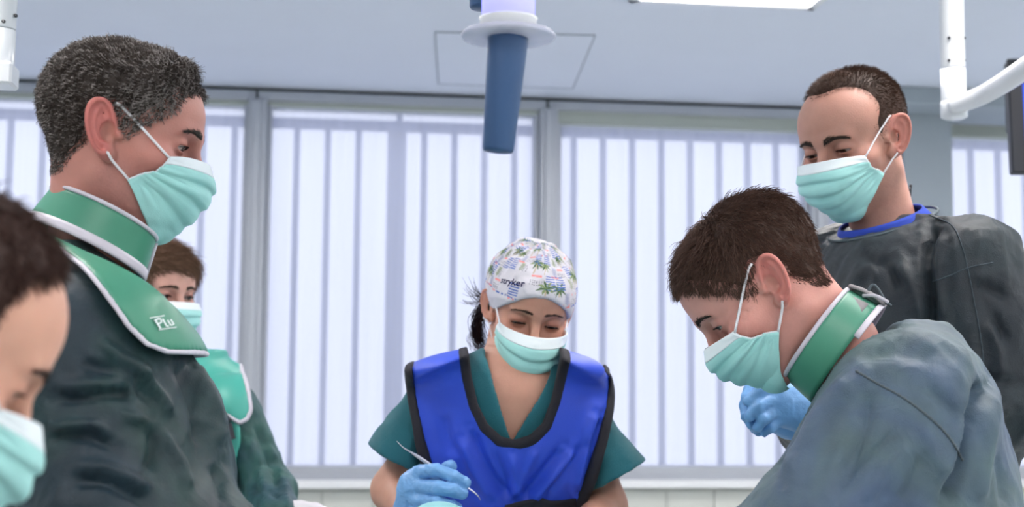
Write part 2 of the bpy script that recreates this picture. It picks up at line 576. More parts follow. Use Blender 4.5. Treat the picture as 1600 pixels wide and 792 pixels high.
# wall under the windows, with tiles
wb_ = struct(link('wall_back', *box((X0, YW + 0.02, 0), (X1, YW + 0.2, 0.90)), M_grout, smooth=False))
tw = 0.20
tile_me = None
nx = int((X1 - X0) / tw)
for r in range(3):
    for i in range(nx):
        x = X0 + i * tw; z = 0.895 - (r + 1) * tw
        if not (-1.6 < x < 3.3): continue
        if tile_me is None:
            t = link('tile', *box((0, 0, 0), (tw - .003, .02, tw - .003), .002), M_tile, wb_, smooth=False); tile_me = t.data
        else:
            t = bpy.data.objects.new('tile', tile_me); COL.objects.link(t); t.parent = wb_
        t.location = (x, YW + 0.008, z)
struct(link('trim_1', *box((X0, YW - 0.05, 0.903), (X1, YW + 0.16, 0.937), .004), M_sill, smooth=False), )

# head channel along the ceiling: shadow gap, light profile, beige rail
struct(link('trim_2', *box((X0, YW + 0.03, 2.488), (X1, YW + 0.19, HC)), M_gap, smooth=False))
struct(link('trim_3', *box((X0, YW - 0.005, 2.455), (X1, YW + 0.19, 2.495), .003), M_alu, smooth=False))
# posts and window bays; PX edges taken at mid height
posts = [(-1.545, -1.47), (-0.327, -0.252), (0.862, 0.937), (2.022, 2.095)]
bays = []
for i, (a, b) in enumerate(posts):
    struct(link('trim_%d' % (4 + i), *join_vf([box((a, YW - 0.02, 0.937), (b, YW + 0.12, 2.46), .004), box((a + .02, YW - 0.032, 0.94), (b - .024, YW, 2.455), .003)]), M_alu, smooth=False))
    # the joint clip over each post
    struct(link('trim_%d' % (14 + i), *box((a + .028, YW - 0.012, 2.44), (a + .036, YW + 0.02, 2.497), 0), M_gap, smooth=False))
M_pane = bpy.data.materials.new('frosted_pane'); M_pane.use_nodes = True
nt = M_pane.node_tree; nt.nodes.clear()
out = nt.nodes.new('ShaderNodeOutputMaterial'); mix = nt.nodes.new('ShaderNodeMixShader'); tr = nt.nodes.new('ShaderNodeBsdfTransparent'); tl = nt.nodes.new('ShaderNodeBsdfTranslucent')
tr.inputs[0].default_value = (0.93, 0.95, 1.0, 1); tl.inputs[0].default_value = (0.90, 0.93, 1.0, 1)
tcn = nt.nodes.new('ShaderNodeTexCoord'); mpn = nt.nodes.new('ShaderNodeMapping'); mpn.inputs['Scale'].default_value = (22, 22, 0.7)
nz = nt.nodes.new('ShaderNodeTexNoise'); nz.inputs['Scale'].default_value = 1.0; nz.inputs['Detail'].default_value = 3
mr = nt.nodes.new('ShaderNodeMapRange'); mr.inputs['To Min'].default_value = 0.39; mr.inputs['To Max'].default_value = 0.46; mr.inputs['From Min'].default_value = .3; mr.inputs['From Max'].default_value = .7
for a, b in ((tcn.outputs['Object'], mpn.inputs[0]), (mpn.outputs[0], nz.inputs['Vector']), (nz.outputs['Fac'], mr.inputs[0]), (mr.outputs[0], mix.inputs[0]),
             (tr.outputs[0], mix.inputs[1]), (tl.outputs[0], mix.inputs[2]), (mix.outputs[0], out.inputs[0])):
    nt.links.new(a, b)
spans = [(X0, posts[0][0], 2.437), (posts[0][1], posts[1][0], 2.437), (posts[1][1], posts[2][0], 2.437), (posts[2][1], posts[3][0], 2.402), (posts[3][1], 2.37, 2.402), (2.60, X1, 2.402)]
for i, (a, b, zt) in enumerate(spans):
    w = bpy.data.objects.new('window_%d' % (i + 1), None); COL.objects.link(w); w['kind'] = 'structure'; w.location = (0.5 * (a + b), YW, 0.937)
    MW[w.name] = (np.eye(3), np.array(w.location))
    link('bottom_rail', *join_vf([box((a, YW, 0.937), (b, YW + .1, 0.99), .004), box((a, YW - .012, 0.937), (b, YW, 0.955), .002)]), M_alu, w, smooth=False)
    link('head_rail', *box((a, YW + .01, zt), (b, YW + .12, 2.457), .003), M_aluD, w, smooth=False)
    for (p, q) in ((a, a + .018), (b - .018, b)):
        link('side_rail', *box((p, YW + .012, 0.985), (q, YW + .1, zt + .004), .003), M_alu, w, smooth=False)
    link('pane', *box((a + .012, YW + .05, 0.985), (b - .012, YW + .056, zt + .004)), M_pane, w, smooth=False)
# pillar and bulkhead on the right
struct(link('wall_pillar', *box((2.335, 5.45, 0), (2.545, YW + .2, HC), .004), M_pillar, smooth=False))
struct(link('trim_20', *box((2.20, 5.25, 2.44), (X1, 5.62, HC), .004), M_pillar, smooth=False))

# daylight enters through the glazing: a portal only guides the sampling of the sky
pl = bpy.data.lights.new('window_portal', 'AREA'); pl.shape = 'RECTANGLE'; pl.size = X1 - X0 - .1; pl.size_y = 1.5; pl.cycles.is_portal = True
po = bpy.data.objects.new('window_portal', pl); COL.objects.link(po); po.location = (0.5 * (X0 + X1), YW + .22, 1.72); po.rotation_euler = (math.radians(-90), 0, 0)

# outside: a railing of upright bars in front of the white sky
M_bar = mat('blue_grey_steel', srgb(34, 58, 118), 0.6, var=0.04)
YF = 6.30
rl = thing('bar_fence', 'tall blue-grey bar fence outside behind the frosted windows', 'fence', (0.8, YF, 0))
link('rail', *box((-2.6, YF - .006, 2.452), (4.4, YF + .006, 2.502), .002), M_bar, rl, smooth=False)
link('rail', *box((-2.6, YF - .02, 0.50), (4.4, YF + .02, 0.55), .004), M_bar, rl, smooth=False)
bar_me = None
xs = [-1.375 + .1372 * k for k in range(-6, 38)]
for k, x in enumerate(xs):
    off = 0.016 if x > 0.4 else -0.005
    if abs(x - 0.28) < 0.07: continue
    if bar_me is None:
        o = link('bar', *box((-.014, -.012, 0), (.014, .012, 2.46), .003), M_bar, rl, smooth=False); bar_me = o.data
        o.data.transform(Matrix.Translation((rl.location)))
    else:
        o = bpy.data.objects.new('bar', bar_me); COL.objects.link(o); o.parent = rl
    o.location = (x + off - rl.location.x, 0, 0)
link('post', *box((.262, YF + .02, 0), (.345, YF + .08, 2.46), .004), M_bar, rl, smooth=False)
link('post', *box((.300, YF + .02, 2.44), (.325, YF + .05, 2.85), .004), M_bar, rl, smooth=False)
gr = struct(link('ground', *box((X0 - 3, YW + .2, -0.15), (X1 + 3, 12, -0.05)), mat('outdoor_paving', srgb(205, 208, 210), .8, var=.04), smooth=False))

# ceiling lights
M_lamp = mat('light_diffuser', (0.9, 0.9, 0.9), 0.5, emit=(1.0, 0.94, 0.91), estr=CEIL_LIGHT)
M_white = mat('white_enamel', srgb(225, 228, 230), 0.3, var=0.01)
def ceiling_light(x, y, label):
    t = thing('ceiling_light', label, 'ceiling light', (x, y, HC), 0, 'recessed ceiling lights')
    s = 0.30
    fr = []
    for (a, b) in (((-s, -s), (s, -s + .03)), ((-s, s - .03), (s, s)), ((-s, -s), (-s + .03, s)), ((s - .03, -s), (s, s))):
        fr.append(box((x + a[0], y + a[1], HC - .012), (x + b[0], y + b[1], HC + .01), .003))
    link('frame', *join_vf(fr), M_white, t, smooth=False)
    link('diffuser', *box((x - s + .03, y - s + .03, HC - .006), (x + s - .03, y + s - .03, HC - .001)), M_lamp, t, smooth=False)
ceiling_light(1.21, 3.90, 'square recessed ceiling light at the top edge above the window wall')
for lx, wx in ((-0.9, 'on the left side'), (1.25, 'in the middle'), (3.3, 'on the right side')):  # copies of the visible fixture, out of view, added to light the team
    for ly, wy in ((3.95, 'nearest the windows'), (2.2, 'above the operating team'), (0.4, 'above the viewer'), (-1.4, 'at the rear of the room')):
        if lx == 1.25 and ly == 3.95: continue
        ceiling_light(lx, ly, 'unseen square recessed ceiling light added for fill ' + wy + ' ' + wx)

# ------------------------------------------------------------------ hanging equipment
M_arm = mat('white_arm_lacquer', srgb(222, 226, 230), 0.28, var=0.01, coat=0.3)
M_blue = mat('blue_handle_plastic', srgb(50, 82, 124), 0.42, var=0.03)
M_dark = mat('black_plastic', srgb(20, 24, 34), 0.4, var=0.05)
M_glow = mat('lamp_lens', (0.5, 0.5, 0.9), 0.2, emit=(0.22, 0.22, 1.0), estr=1.1)
M_clear = mat('flange_plastic', srgb(214, 216, 236), 0.25, var=0.02, alpha=0.55)

def surgical_lamp(top, bottom, r0, r1, label, fl=0.052, sleeve=0.031):
    """handle hangs from a lamp head; top = where the flange sits"""
    top, bottom = np.array(top), np.array(bottom)
    ax = top - bottom; L = np.linalg.norm(ax); ax /= L
    t = thing('surgical_lamp', label, 'surgical lamp', (top[0], top[1], HC), 0, 'surgical lamps')
    link('handle', *lathe([(r1 * .2, .0), (r1 * .93, .001), (r1, .004), (r0 * .985, L - .004), (r0, L)], bottom, ax), M_blue, t)
    link('flange', *lathe([(r0, 0.0), (fl * .96, .0), (fl, .003), (fl * .96, .006), (r0 * 1.02, .008)], top, ZUP), M_clear, t)
    link('sleeve', *lathe([(sleeve, 0.006), (sleeve, .020), (sleeve + .001, .022)], top, ZUP), M_white, t)
    link('lens', *lathe([(sleeve * .93, 0.020), (sleeve * .95, .05), (sleeve * .8, .10)], top, ZUP), M_glow, t)
    h = top[2]
    link('lamp_head', *lathe([(.03, .10), (.10, .105), (.15, .12), (.16, .14), (.14, .17), (.05, .20), (.02, .21)], top, ZUP, 48), M_arm, t)
    link('pole', *lathe([(.018, .20), (.018, HC - h - .02), (.05, HC - h - .02), (.05, HC - h)], top, ZUP, 20), M_arm, t)
    return t
surgical_lamp(P(794, 60, 1.50), P(778, 238, 1.50), 0.0225, 0.0170, 'blue handled surgical lamp stem with pale flange hanging at top centre')
surgical_lamp(P(757, -150, 2.15), P(757, 14, 2.15), 0.024, 0.0235, 'second surgical lamp whose blue handle tip peeks out behind the first', .05)

# arm on the right with monitors
pr = P(1489, 100, 2.9)
t = thing('ceiling_mount', 'white ceiling mounted support arm with elbow joint at top right', 'support arm', (pr[0], pr[1], HC))
zb = P(1489, 186, 2.9)[2]; zm = P(1489, 107, 2.9)[2]; zj = P(1489, 157, 2.9)[2]
link('pole', *lathe([(.0245, zm), (.0255, zm + .002), (.0255, HC - .03), (.07, HC - .03), (.07, HC)], (pr[0], pr[1], 0), ZUP, 28), M_arm, t)
link('joint', *lathe([(.0235, zj - .02), (.026, zj), (.026, zm - .002), (.0235, zm - .0015)], (pr[0], pr[1], 0), ZUP, 28), M_arm, t)
link('end_cap', *lathe([(.020, zb), (.0275, zb + .004), (.0275, zj - .004), (.024, zj)], (pr[0], pr[1], 0), ZUP, 28), M_arm, t)
for yy in (59, 94):
    for px_ in (1483, 1507):
        c = P(px_, yy, 2.873 if px_ < 1500 else 2.885)
        link('screw', *lathe([(.0, 0), (.0030, .0), (.0030, .004)], c, FH, 12), M_dark, t)
e0 = P(1490, 166, 2.88); e1 = P(1540, 146, 2.80); e2 = P(1600, 108, 2.66); e3 = P(1720, 20, 2.40)
link('spring_arm', *tube(catmull([e0, e1, e2, e3], 8), np.linspace(.0185, .0225, 25), 20), M_arm, t)

def monitor(c, w, h, d, rz, tilt, label, lit):
    R = Matrix.Rotation(rz, 3, 'Z') @ Matrix.Rotation(tilt, 3, 'X')
    t = thing('monitor', label, 'monitor', c, 0, 'flat monitors on arms')
    def put(n, lo, hi, m, bev=.004):
        V, F = box(lo, hi, bev)
        V = np.array([np.array(R @ Vector(v)) for v in V]) + np.array(c)
        return link(n, V, F, m, t, smooth=False)
    put('case', (-w / 2, -d / 2, -h / 2), (w / 2, d / 2, h / 2), M_dark)
    put('bezel', (-w / 2 - .004, -d / 2 - .012, -h / 2 - .004), (w / 2 + .004, -d / 2, h / 2 + .004), M_dark)
    put('screen', (-w / 2 + .028, -d / 2 - .0135, -h / 2 + .022), (w / 2 - .028, -d / 2 - .011, h / 2 - .022), lit, .0008)
    put('bracket', (-.05, d / 2, -.05), (.05, d / 2 + .05, .05), M_dark)
    V, F = tube([np.array(R @ Vector((0, d / 2 + .04, 0))) + np.array(c), np.array(c) + np.array([0, .12, .25]), np.array([c[0], c[1] + .12, HC])], .02, 12)
    link('stem', V, F, M_arm, t)
    return t
M_scr = mat('blue_screen', (0.02, 0.03, 0.2), 0.2, emit=(0.05, 0.12, 0.9), estr=0.9)
M_scr0 = mat('dark_screen', (0.01, 0.012, 0.02), 0.15, var=.02)
monitor(P(1667, 196, 3.3), 0.27, 0.235, .035, math.radians(-12), math.radians(-4), 'black monitor with a blue screen at the right edge of the picture', M_scr)
monitor(P(1664, 152, 3.75), 0.31, 0.195, .035, math.radians(-12), 0, 'dark switched off monitor behind the blue screened one', M_scr0)

# arm column at the top left corner
pq = P(3, 60, 2.3)
t = thing('pendant_column', 'pale ceiling pendant column with end bracket at the top left corner', 'support arm', (pq[0], pq[1], HC))
za, zb = P(3, 46, 2.3)[2], P(3, 136, 2.3)[2]
link('pole', *lathe([(.0215, za), (.022, za + .002), (.022, HC - .03), (.06, HC - .03), (.06, HC)], (pq[0], pq[1], 0), ZUP, 28), M_arm, t)
link('joint', *lathe([(.021, zb + .005), (.022, zb + .008), (.022, za - .003), (.0205, za - .001)], (pq[0], pq[1], 0), ZUP, 28), M_arm, t)
zc = P(3, 101, 2.3)[2]
link('bracket', *box((pq[0] - .06, pq[1] - .03, zb), (pq[0] + .0245, pq[1] + .03, zc), .004), M_arm, t, smooth=False)
c = P(5, 33, 2.278); link('screw', *lathe([(.0, 0), (.003, 0), (.003, .004)], c, FH, 12), M_dark, t)
c = P(24, 24, 2.29); link('screw', *lathe([(.0, 0), (.003, 0), (.003, .004)], c, FH, 12), M_dark, t)

# ------------------------------------------------------------------ people kit
def unit(v):
    v = np.asarray(v, float); return v / (np.linalg.norm(v) + 1e-12)

class Frame:
    """orthonormal frame: x = person's left, -y = front, z = up, with scale"""
    def __init__(s, c, X, Y, Z, k=1.0):
        s.c = np.asarray(c, float); s.R = np.stack([unit(X), unit(Y), unit(Z)], 1); s.k = k
    def to(s, p):
        x, y, z = p[0] - s.c[0], p[1] - s.c[1], p[2] - s.c[2]
        R = s.R / s.k
        return (x * R[0, 0] + y * R[1, 0] + z * R[2, 0], x * R[0, 1] + y * R[1, 1] + z * R[2, 1], x * R[0, 2] + y * R[1, 2] + z * R[2, 2])
    def toV(s, V):
        return (np.asarray(V, float) - s.c) @ s.R / s.k
    def out(s, q):
        return (np.asarray(q, float) * s.k) @ s.R.T + s.c
    def dirs(s, q):
        return np.asarray(q, float) @ s.R.T

def facing(px, yaw):
    """horizontal direction: yaw 0 looks at the camera, +90 towards the right of the picture"""
    v = ray(px, 396); v = unit([v[0], v[1], 0])
    r = np.array([v[1], -v[0], 0])
    a = math.radians(yaw)
    return -v * math.cos(a) + r * math.sin(a)

def head_frame(c, px, yaw, pitch, roll, k=1.0):
    f = facing(px, yaw)
    lat = np.cross(ZUP, f)                  # person's left
    a = math.radians(pitch)
    ff = f * math.cos(a) - ZUP * math.sin(a)
    u = ZUP * math.cos(a) + f * math.sin(a)
    b = math.radians(roll)
    l2 = lat * math.cos(b) + u * math.sin(b); u2 = u * math.cos(b) - lat * math.sin(b)
    return Frame(c, l2, -ff, u2, k)

EYE = (0.0315, -0.0760, 0.0)
def eye_centre(hp): return np.array(EYE)

def cranium(q, hp):
    x, y, z = q
    d = ell(q, (0, .011, .031), (.0760, .0930, .0775))
    d = smin(d, ell(q, (0, -.036, .032), (.0655, .0615, .059)), .03)
    return d

def head_sdf(q, hp, ears=True):
    x, y, z = q
    a = (np.abs(x), y, z)
    w = hp.get('w', 1.0)
    d = cranium(q, hp)
    d = smin(d, ell(q, (0, -.036, -.040), (.0585 * w, .054, .062)), .03)
    d = smin(d, cap(a, (.0475 * w, .004, -.060), (.016, -.070, -.100), .016, .016), .028)
    d = smin(d, ell(q, (0, -.079, -.101), (.020, .017, .015)), .022)
    d = smin(d, ell(a, (.046 * w, -.061, -.025), (.022, .023, .016)), .022)
    # brow ridge
    b = hp.get('brow', 1.0)
    d = smin(d, cap(a, (.006, -.0925, .0165), (.040, -.079, .0185), .0075 * b, .0065 * b), .016)
    # eye sockets
    d = smax(d, -ell(a, (.0330, -.0965, -.002), (.0205, .0175, .0130)), .014)
    # nose
    nl = hp.get('nose', 1.0)
    d = smin(d, cap(q, (0, -.0915, .010), (0, -.1130 - .004 * nl, -.032), .0062, .0092), .011)
    d = smin(d, sph(q, (0, -.1155 - .005 * nl, -.0385), .0115), .008)
    d = smin(d, ell(a, (.0135, -.1060, -.0425), (.0085, .011, .0075)), .007)
    # lips
    d = smin(d, ell(q, (0, -.0945, -.0665), (.024, .009, .005)), .007)
    d = smin(d, ell(q, (0, -.0935, -.0755), (.021, .0095, .0055)), .006)
    # eyelids: upper one lowered by 'lid' (0 open .. 1 nearly closed)
    E = EYE
    lid = hp.get('lid', 0.5)
    sh = ell(a, E, (.0168, .0150, .0150))
    zt = E[2] + .0052 - .0085 * lid       # edge of the upper lid
    zb = E[2] - .0058
    zm, hh = 0.5 * (zt + zb), max(0.5 * (zt - zb), .0007)
    ap = ell(a, (E[0], E[1] - .014, zm), (.0138, .024, hh))
    sh = smax(sh, -ap, .0012)
    d = smin(d, sh, .0045)
    d = smax(d, -np.maximum(ap, ell(a, E, (.0170, .0160, .0150))), .001)
    if ears:
        # ear in its own frame: u up, v back, w out
        ph, tl = hp.get('ear_out', .42), hp.get('ear_tilt', .22)
        C = np.array([.0745, .0020, -.006])
        wv = np.array([math.cos(ph), -math.sin(ph), 0.0]); vv = np.array([math.sin(ph), math.cos(ph), 0.0]); uv = np.array([0, 0, 1.0])
        v2 = vv * math.cos(tl) - uv * math.sin(tl); u2 = uv * math.cos(tl) + vv * math.sin(tl)
        px, py, pz = a[0] - C[0], a[1] - C[1], a[2] - C[2]
        es = hp.get('ear', 1.0)
        u = (px * u2[0] + py * u2[1] + pz * u2[2]) / es; v = (px * v2[0] + py * v2[1] + pz * v2[2]) / es; w_ = (px * wv[0] + py * wv[1] + pz * wv[2]) / es
        # egg outline, wider at the top
        vs = (v - .003 - .10 * (u + .03)) / (1 + 5.0 * u)
        def el2(ra, rb):
            k0 = np.sqrt((u / ra) ** 2 + (vs / rb) ** 2) + 1e-6
            k1 = np.sqrt((u / ra ** 2) ** 2 + (vs / rb ** 2) ** 2) + 1e-6
            return k0 * (k0 - 1) / k1
        o = el2(.0315, .0172)
        wc = w_ - .0040 * np.clip(v / .02, -1, 1.2)
        plate = smax(o, np.abs(wc) - .0022, .003)
        helix = np.sqrt(el2(.0290, .0148) ** 2 + (wc - .0036) ** 2) - .0034
        helix = np.maximum(helix, -np.minimum(0, -(v + .006)) * 0 + np.where((u < -.006) & (v < -.002), .004, -1))
        anti = np.sqrt(el2(.0180, .0088) ** 2 + (wc - .0022) ** 2) - .0026
        anti = np.maximum(anti, np.where(v < -.001, .003, -1))
        lobe = ell((u, v, wc), (-.0285, -.0045, .0005), (.0100, .0095, .0042))
        trag = ell((u, v, w_), (-.0065, -.0145, .0005), (.0065, .0045, .0045))
        e = smin(plate, helix, .0030); e = smin(e, anti, .003); e = smin(e, lobe, .005)
        root = ell((u, v, w_), (-.003, -.0025, -.0098), (.0235, .0125, .0088))
        e = smin(e, root, .004)
        e = smax(e, -ell((u, v, w_), (-.0045, -.0020, .0050), (.0125, .0085, .0115)), .0025)
        e = smax(e, -ell((u, v, wc), (.0140, .0040, .0058), (.0095, .0058, .0056)), .002)
        e = smax(e, -(np.sqrt(el2(.0240, .0115) ** 2 + (wc - .0050) ** 2) - .0026 + np.where(v < .002, .004, 0)), .0015)
        e = smin(e, trag, .004)
        d = smin(d, e * es, .0035)
    return d

def grad(fn, Q, e=1e-4):
    Q = np.asarray(Q, float)
    g = np.zeros_like(Q)
    for i in range(3):
        o = np.zeros(3); o[i] = e
        g[:, i] = fn(tuple((Q + o).T)) - fn(tuple((Q - o).T))
    return g / (np.linalg.norm(g, axis=1)[:, None] + 1e-12)

def project(fn, Q, off=0.0, it=6):
    Q = np.array(Q, float)
    for _ in range(it):
        d = fn(tuple(Q.T)) - off
        Q = Q - grad(fn, Q) * d[:, None]
    return Q

def push_out(fn, Q, off, it=3):
    Q = np.array(Q, float)
    for _ in range(it):
        d = fn(tuple(Q.T)) - off
        m = d < 0
        if not m.any(): break
        Q[m] -= grad(fn, Q[m]) * d[m][:, None]
    return Q

M_skin = mat('skin', attr='Col', rough=0.52, var=0.05, vscale=45, bump=0.25, bscale=420, bdist=0.0012, sss=0.18, spec=0.38)
M_eye = mat('eye_surface', attr='Col', rough=0.12, spec=0.6, coat=0.5)
M_mask = mat('mask_teal', srgb(166, 224, 220), 0.75, var=0.04, vscale=30, weave=.25, crinkle=.35, cscale=22, bdist=.0016, sheen=.15)
M_maskw = mat('mask_white', srgb(228, 238, 242), 0.8, var=0.02, vscale=30, weave=.25, crinkle=.2, cscale=30, bdist=.0012)
M_loop = mat('ear_loop_elastic', srgb(236, 236, 240), 0.7, var=0.02)
M_glove = mat('nitrile_blue', srgb(120, 172, 226), 0.42, var=0.05, vscale=25, crinkle=.9, cscale=55, bdist=.0022, spec=.4)
M_trouser = mat('scrub_trousers', srgb(34, 84, 92), .85, var=.05)
M_shoe = mat('clog_white', srgb(214, 214, 212), .5, var=.03)

def skin_colours(Q, hp):
    """vertex colours in head space: blush, stubble, lips, lids"""
    base = np.array(hp['skin'])
    c = np.tile(base, (len(Q), 1))
    x, y, z = np.abs(Q[:, 0]), Q[:, 1], Q[:, 2]
    def blend(m, col):
        nonlocal c
        m = np.clip(m, 0, 1)[:, None]; c = c * (1 - m) + np.asarray(col) * m
    red = np.array(hp.get('red', base * np.array([1.02, .72, .70])))
    blend(0.55 * np.exp(-(((x - .045) / .022) ** 2 + ((y + .07) / .03) ** 2 + ((z + .035) / .022) ** 2)), red)
    blend(0.5 * np.exp(-((x / .016) ** 2 + ((y + .118) / .02) ** 2 + ((z + .035) / .018) ** 2)), red)
    near_ear = (x > .070) & (np.abs(y - .007) < .035) & (np.abs(z + .005) < .045)
    blend(hp.get('ear_red', .6) * near_ear * np.clip((x - .070) / .006, 0, 1), red)
    # lids and sockets
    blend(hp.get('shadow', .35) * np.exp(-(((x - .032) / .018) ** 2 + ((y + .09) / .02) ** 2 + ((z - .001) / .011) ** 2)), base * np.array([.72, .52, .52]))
    st = hp.get('stubble', 0)
    if st:
        m = np.clip((-.028 - z) / .02, 0, 1) * np.clip((.012 - y) / .02, 0, 1) * np.clip((z + .16) / .03, 0, 1)
        n = .75 + .5 * vnoise(Q * 600)
        blend(st * m * n, base * np.array([.46, .46, .50]))
    blend(0.6 * np.exp(-((x / .02) ** 2 + ((y + .098) / .012) ** 2 + ((z + .071) / .008) ** 2)), base * np.array([.9, .5, .5]))
    return c

def strand_mesh(paths, w0, w1=None, cols=None):
    """paths (n,k,3) -> three sided tapering strands"""
    n, k = paths.shape[:2]
    T = np.gradient(paths, axis=1); T /= np.linalg.norm(T, axis=2)[..., None] + 1e-12
    a = np.tile(np.array([.31, .52, .79]), (n, k, 1))
    N = np.cross(T, a); N /= np.linalg.norm(N, axis=2)[..., None] + 1e-12
    B = np.cross(T, N)
    t = np.linspace(0, 1, k)
    w = np.broadcast_to(np.asarray(w0, float).reshape(-1, 1), (n, 1)) * (1 - .75 * t ** 2)[None, :]
    V = np.stack([paths + w[..., None] * (math.cos(q) * N + math.sin(q) * B) for q in (0, 2.094, 4.189)], 2)   # n,k,3,3
    I = np.arange(n * k * 3).reshape(n, k, 3)
    Fs = []
    for s in range(3):
        s2 = (s + 1) % 3
        Fs.append(np.stack([I[:, :-1, s], I[:, :-1, s2], I[:, 1:, s2], I[:, 1:, s]], -1).reshape(-1, 4))
    C = None
    if cols is not None:
        C = np.repeat(cols, k * 3, axis=0)
    return V.reshape(-1, 3), np.vstack(Fs), C

def hair_region(Q, hs):
    """signed, positive inside the hair (metres), in head space"""
    x, y, z = Q
    yy = y
    if hs.get('tuft'):
        tw_, ts = hs['tuft']
        yy = y + ts * np.exp(-(x / tw_) ** 2) * np.clip((z - .05) / .03, 0, 1)
    yy = yy + .0135 * np.clip((.055 - z) / .03, 0, 1)
    yy = yy - hs.get('side', 0.0) * np.clip(np.abs(x) - .03, 0, 1)
    return -poly_sdf(hs['poly'], yy, z)

def make_hair(person, fr, hp, hs, seed=1, name='hair'):
    """scalp shell of hair plus strands combed over it"""
    rng = np.random.RandomState(seed)
    th = hs['thick']
    core = lambda q: smin(cranium(q, hp), ell(q, (0, .026, -.050), (.050, .041, .055)), .03)
    def f(p):
        q = fr.to(p)
        r = hair_region(q, hs)
        t = np.clip((r + .001 - hs.get('inset', 0)) / hs.get('edge', .022), -1.5, 1)
        top = np.clip((q[2] - .02) / .08, 0, 1) * hs.get('top', 0.0) * (1 + hs.get('quiff', 0) * np.clip(-q[1] / .08, 0, 1))
        t = np.where(t > 0, np.sqrt(np.abs(t)), t)
        d = core(q) - (th + top) * t
        if hs.get('lump', 0):
            k = hs['lumpf']
            d = d - hs['lump'] * (np.sin(q[0] * k + 3 * np.sin(q[1] * k * .6)) * np.sin(q[1] * k * 1.1 + 2 * np.sin(q[2] * k * .5)) * np.sin(q[2] * k + 2 * np.sin(q[0] * k * .7))) * np.clip(t, 0, 1)
        return np.maximum(d, -.5 * r - .001)
    r = .135 * fr.k
    V, F = nets(f, fr.c - r, fr.c + r, .0032, smooth=2)
    N = vnormals(V, F)
    # strands from the shell
    Vs, Fs_ = V, F
    def f0(p):
        q = fr.to(p)
        rg_ = hair_region(q, hs)
        t = np.sqrt(np.clip((rg_ + .001 - hs.get('inset', 0)) / hs.get('edge', .022), 0, 1))
        top = np.clip((q[2] - .02) / .08, 0, 1) * hs.get('top', 0.0) * (1 + hs.get('quiff', 0) * np.clip(-q[1] / .08, 0, 1))
        return np.maximum(core(q) - np.maximum(.0008, (th + top) * t + hs.get('lump', 0) * .5 * t), -.5 * rg_ - .0015)
    V, F = nets(f0, fr.c - r, fr.c + r, .0045, smooth=1)
    N = vnormals(V, F)
    area = np.linalg.norm(np.cross(V[F[:, 2]] - V[F[:, 0]], V[F[:, 3]] - V[F[:, 1]]), axis=1)
    q0 = fr.toV(V[F].mean(1))
    reg = hair_region(tuple(q0.T), hs)
    outer = core(tuple(q0.T)) > -.0012
    wgt = area * outer * np.clip((reg + .004) / hs.get('fade', .006), 0.01, 1)
    n = hs['n']
    pick = rng.choice(len(F), n, p=wgt / wgt.sum())
    bc = rng.dirichlet([1, 1, 1, 1], n)
    root = (V[F[pick]] * bc[..., None]).sum(1); nor = N[F[pick][:, 0]]
    Q = fr.toV(root); Nq = nor @ fr.R
    root_in = Q - Nq * .003
    k = hs.get('seg', 6)
    flow = hs['flow'](Q)
    flow = flow - Nq * (flow * Nq).sum(1)[:, None]; flow /= np.linalg.norm(flow, axis=1)[:, None] + 1e-9
    L = hs['len'](Q) * rng.uniform(.6, 1.15, n)
    # fade length near the hairline
    L = L * np.clip((hair_region(tuple(Q.T), hs) + .006) / .014, .35, 1)
    jit = rng.normal(0, 1, (n, 3)) * hs.get('jit', .25)
    cl = vnoise(Q * hs.get('clump_f', 90))[:, None] - .5; cl2 = vnoise(Q * hs.get('clump_f', 90) + 31)[:, None] - .5
    side = np.cross(Nq, flow)
    paths = np.zeros((n, k, 3)); p = root_in.copy()
    ph = rng.rand(n) * 6.28
    if hs.get('coh'): ph = 15.0 * vnoise(Q * hs['coh']) + rng.rand(n) * 1.2
    lift = hs.get('lift', .5)
    for i in range(k):
        paths[:, i] = p
        t = i / (k - 1)
        d = Nq * (lift * (1 - t) + hs.get('lift2', .05)) + flow * (1 - .3 * lift * (1 - t)) + jit * .6 + side * cl * hs.get('clump', 1.2) + Nq * cl2 * .4 * hs.get('clump', 1.2)
        if hs.get('curl', 0):
            ang = ph + t * hs.get('turns', 1.2) * 6.28
            d = d + hs['curl'] * (side * np.cos(ang)[:, None] + Nq * np.sin(ang)[:, None])
        d = d + np.array([0, 0, -1.0]) * hs.get('grav', 0) * t
        d /= np.linalg.norm(d, axis=1)[:, None] + 1e-9
        p = p + d * (L / (k - 1))[:, None]
        if i > 0:
            m = core(tuple(p.T)) - .0015
            b = m < 0
            if b.any(): p[b] -= Nq[b] * m[b][:, None]
    W = fr.out(paths.reshape(-1, 3)).reshape(n, k, 3)
    base = np.array(hs['col'])
    cc = base * rng.uniform(.6, 1.45, (n, 1))
    if hs.get('grey') is not None:
        g = hs['grey'](Q); m = rng.rand(n) < g
        cc[m] = np.array(hs.get('greycol', (.30, .29, .28))) * rng.uniform(.6, 1.2, (m.sum(), 1))
    V2, F2, C2 = strand_mesh(W, hs.get('w', .00042), cols=cc)
    V, F = Vs, Fs_
    Vb = np.vstack([V, V2]); Fb = np.vstack([F, F2 + len(V)])
    Cb = np.vstack([np.tile(base * hs.get('shellc', .75), (len(V), 1)), C2])
    m_ = mat('hair_fibre', attr='Col', rough=0.55, spec=.22)
    return link(name, Vb, Fb, m_, person, col=Cb, label=hs.get('label'))

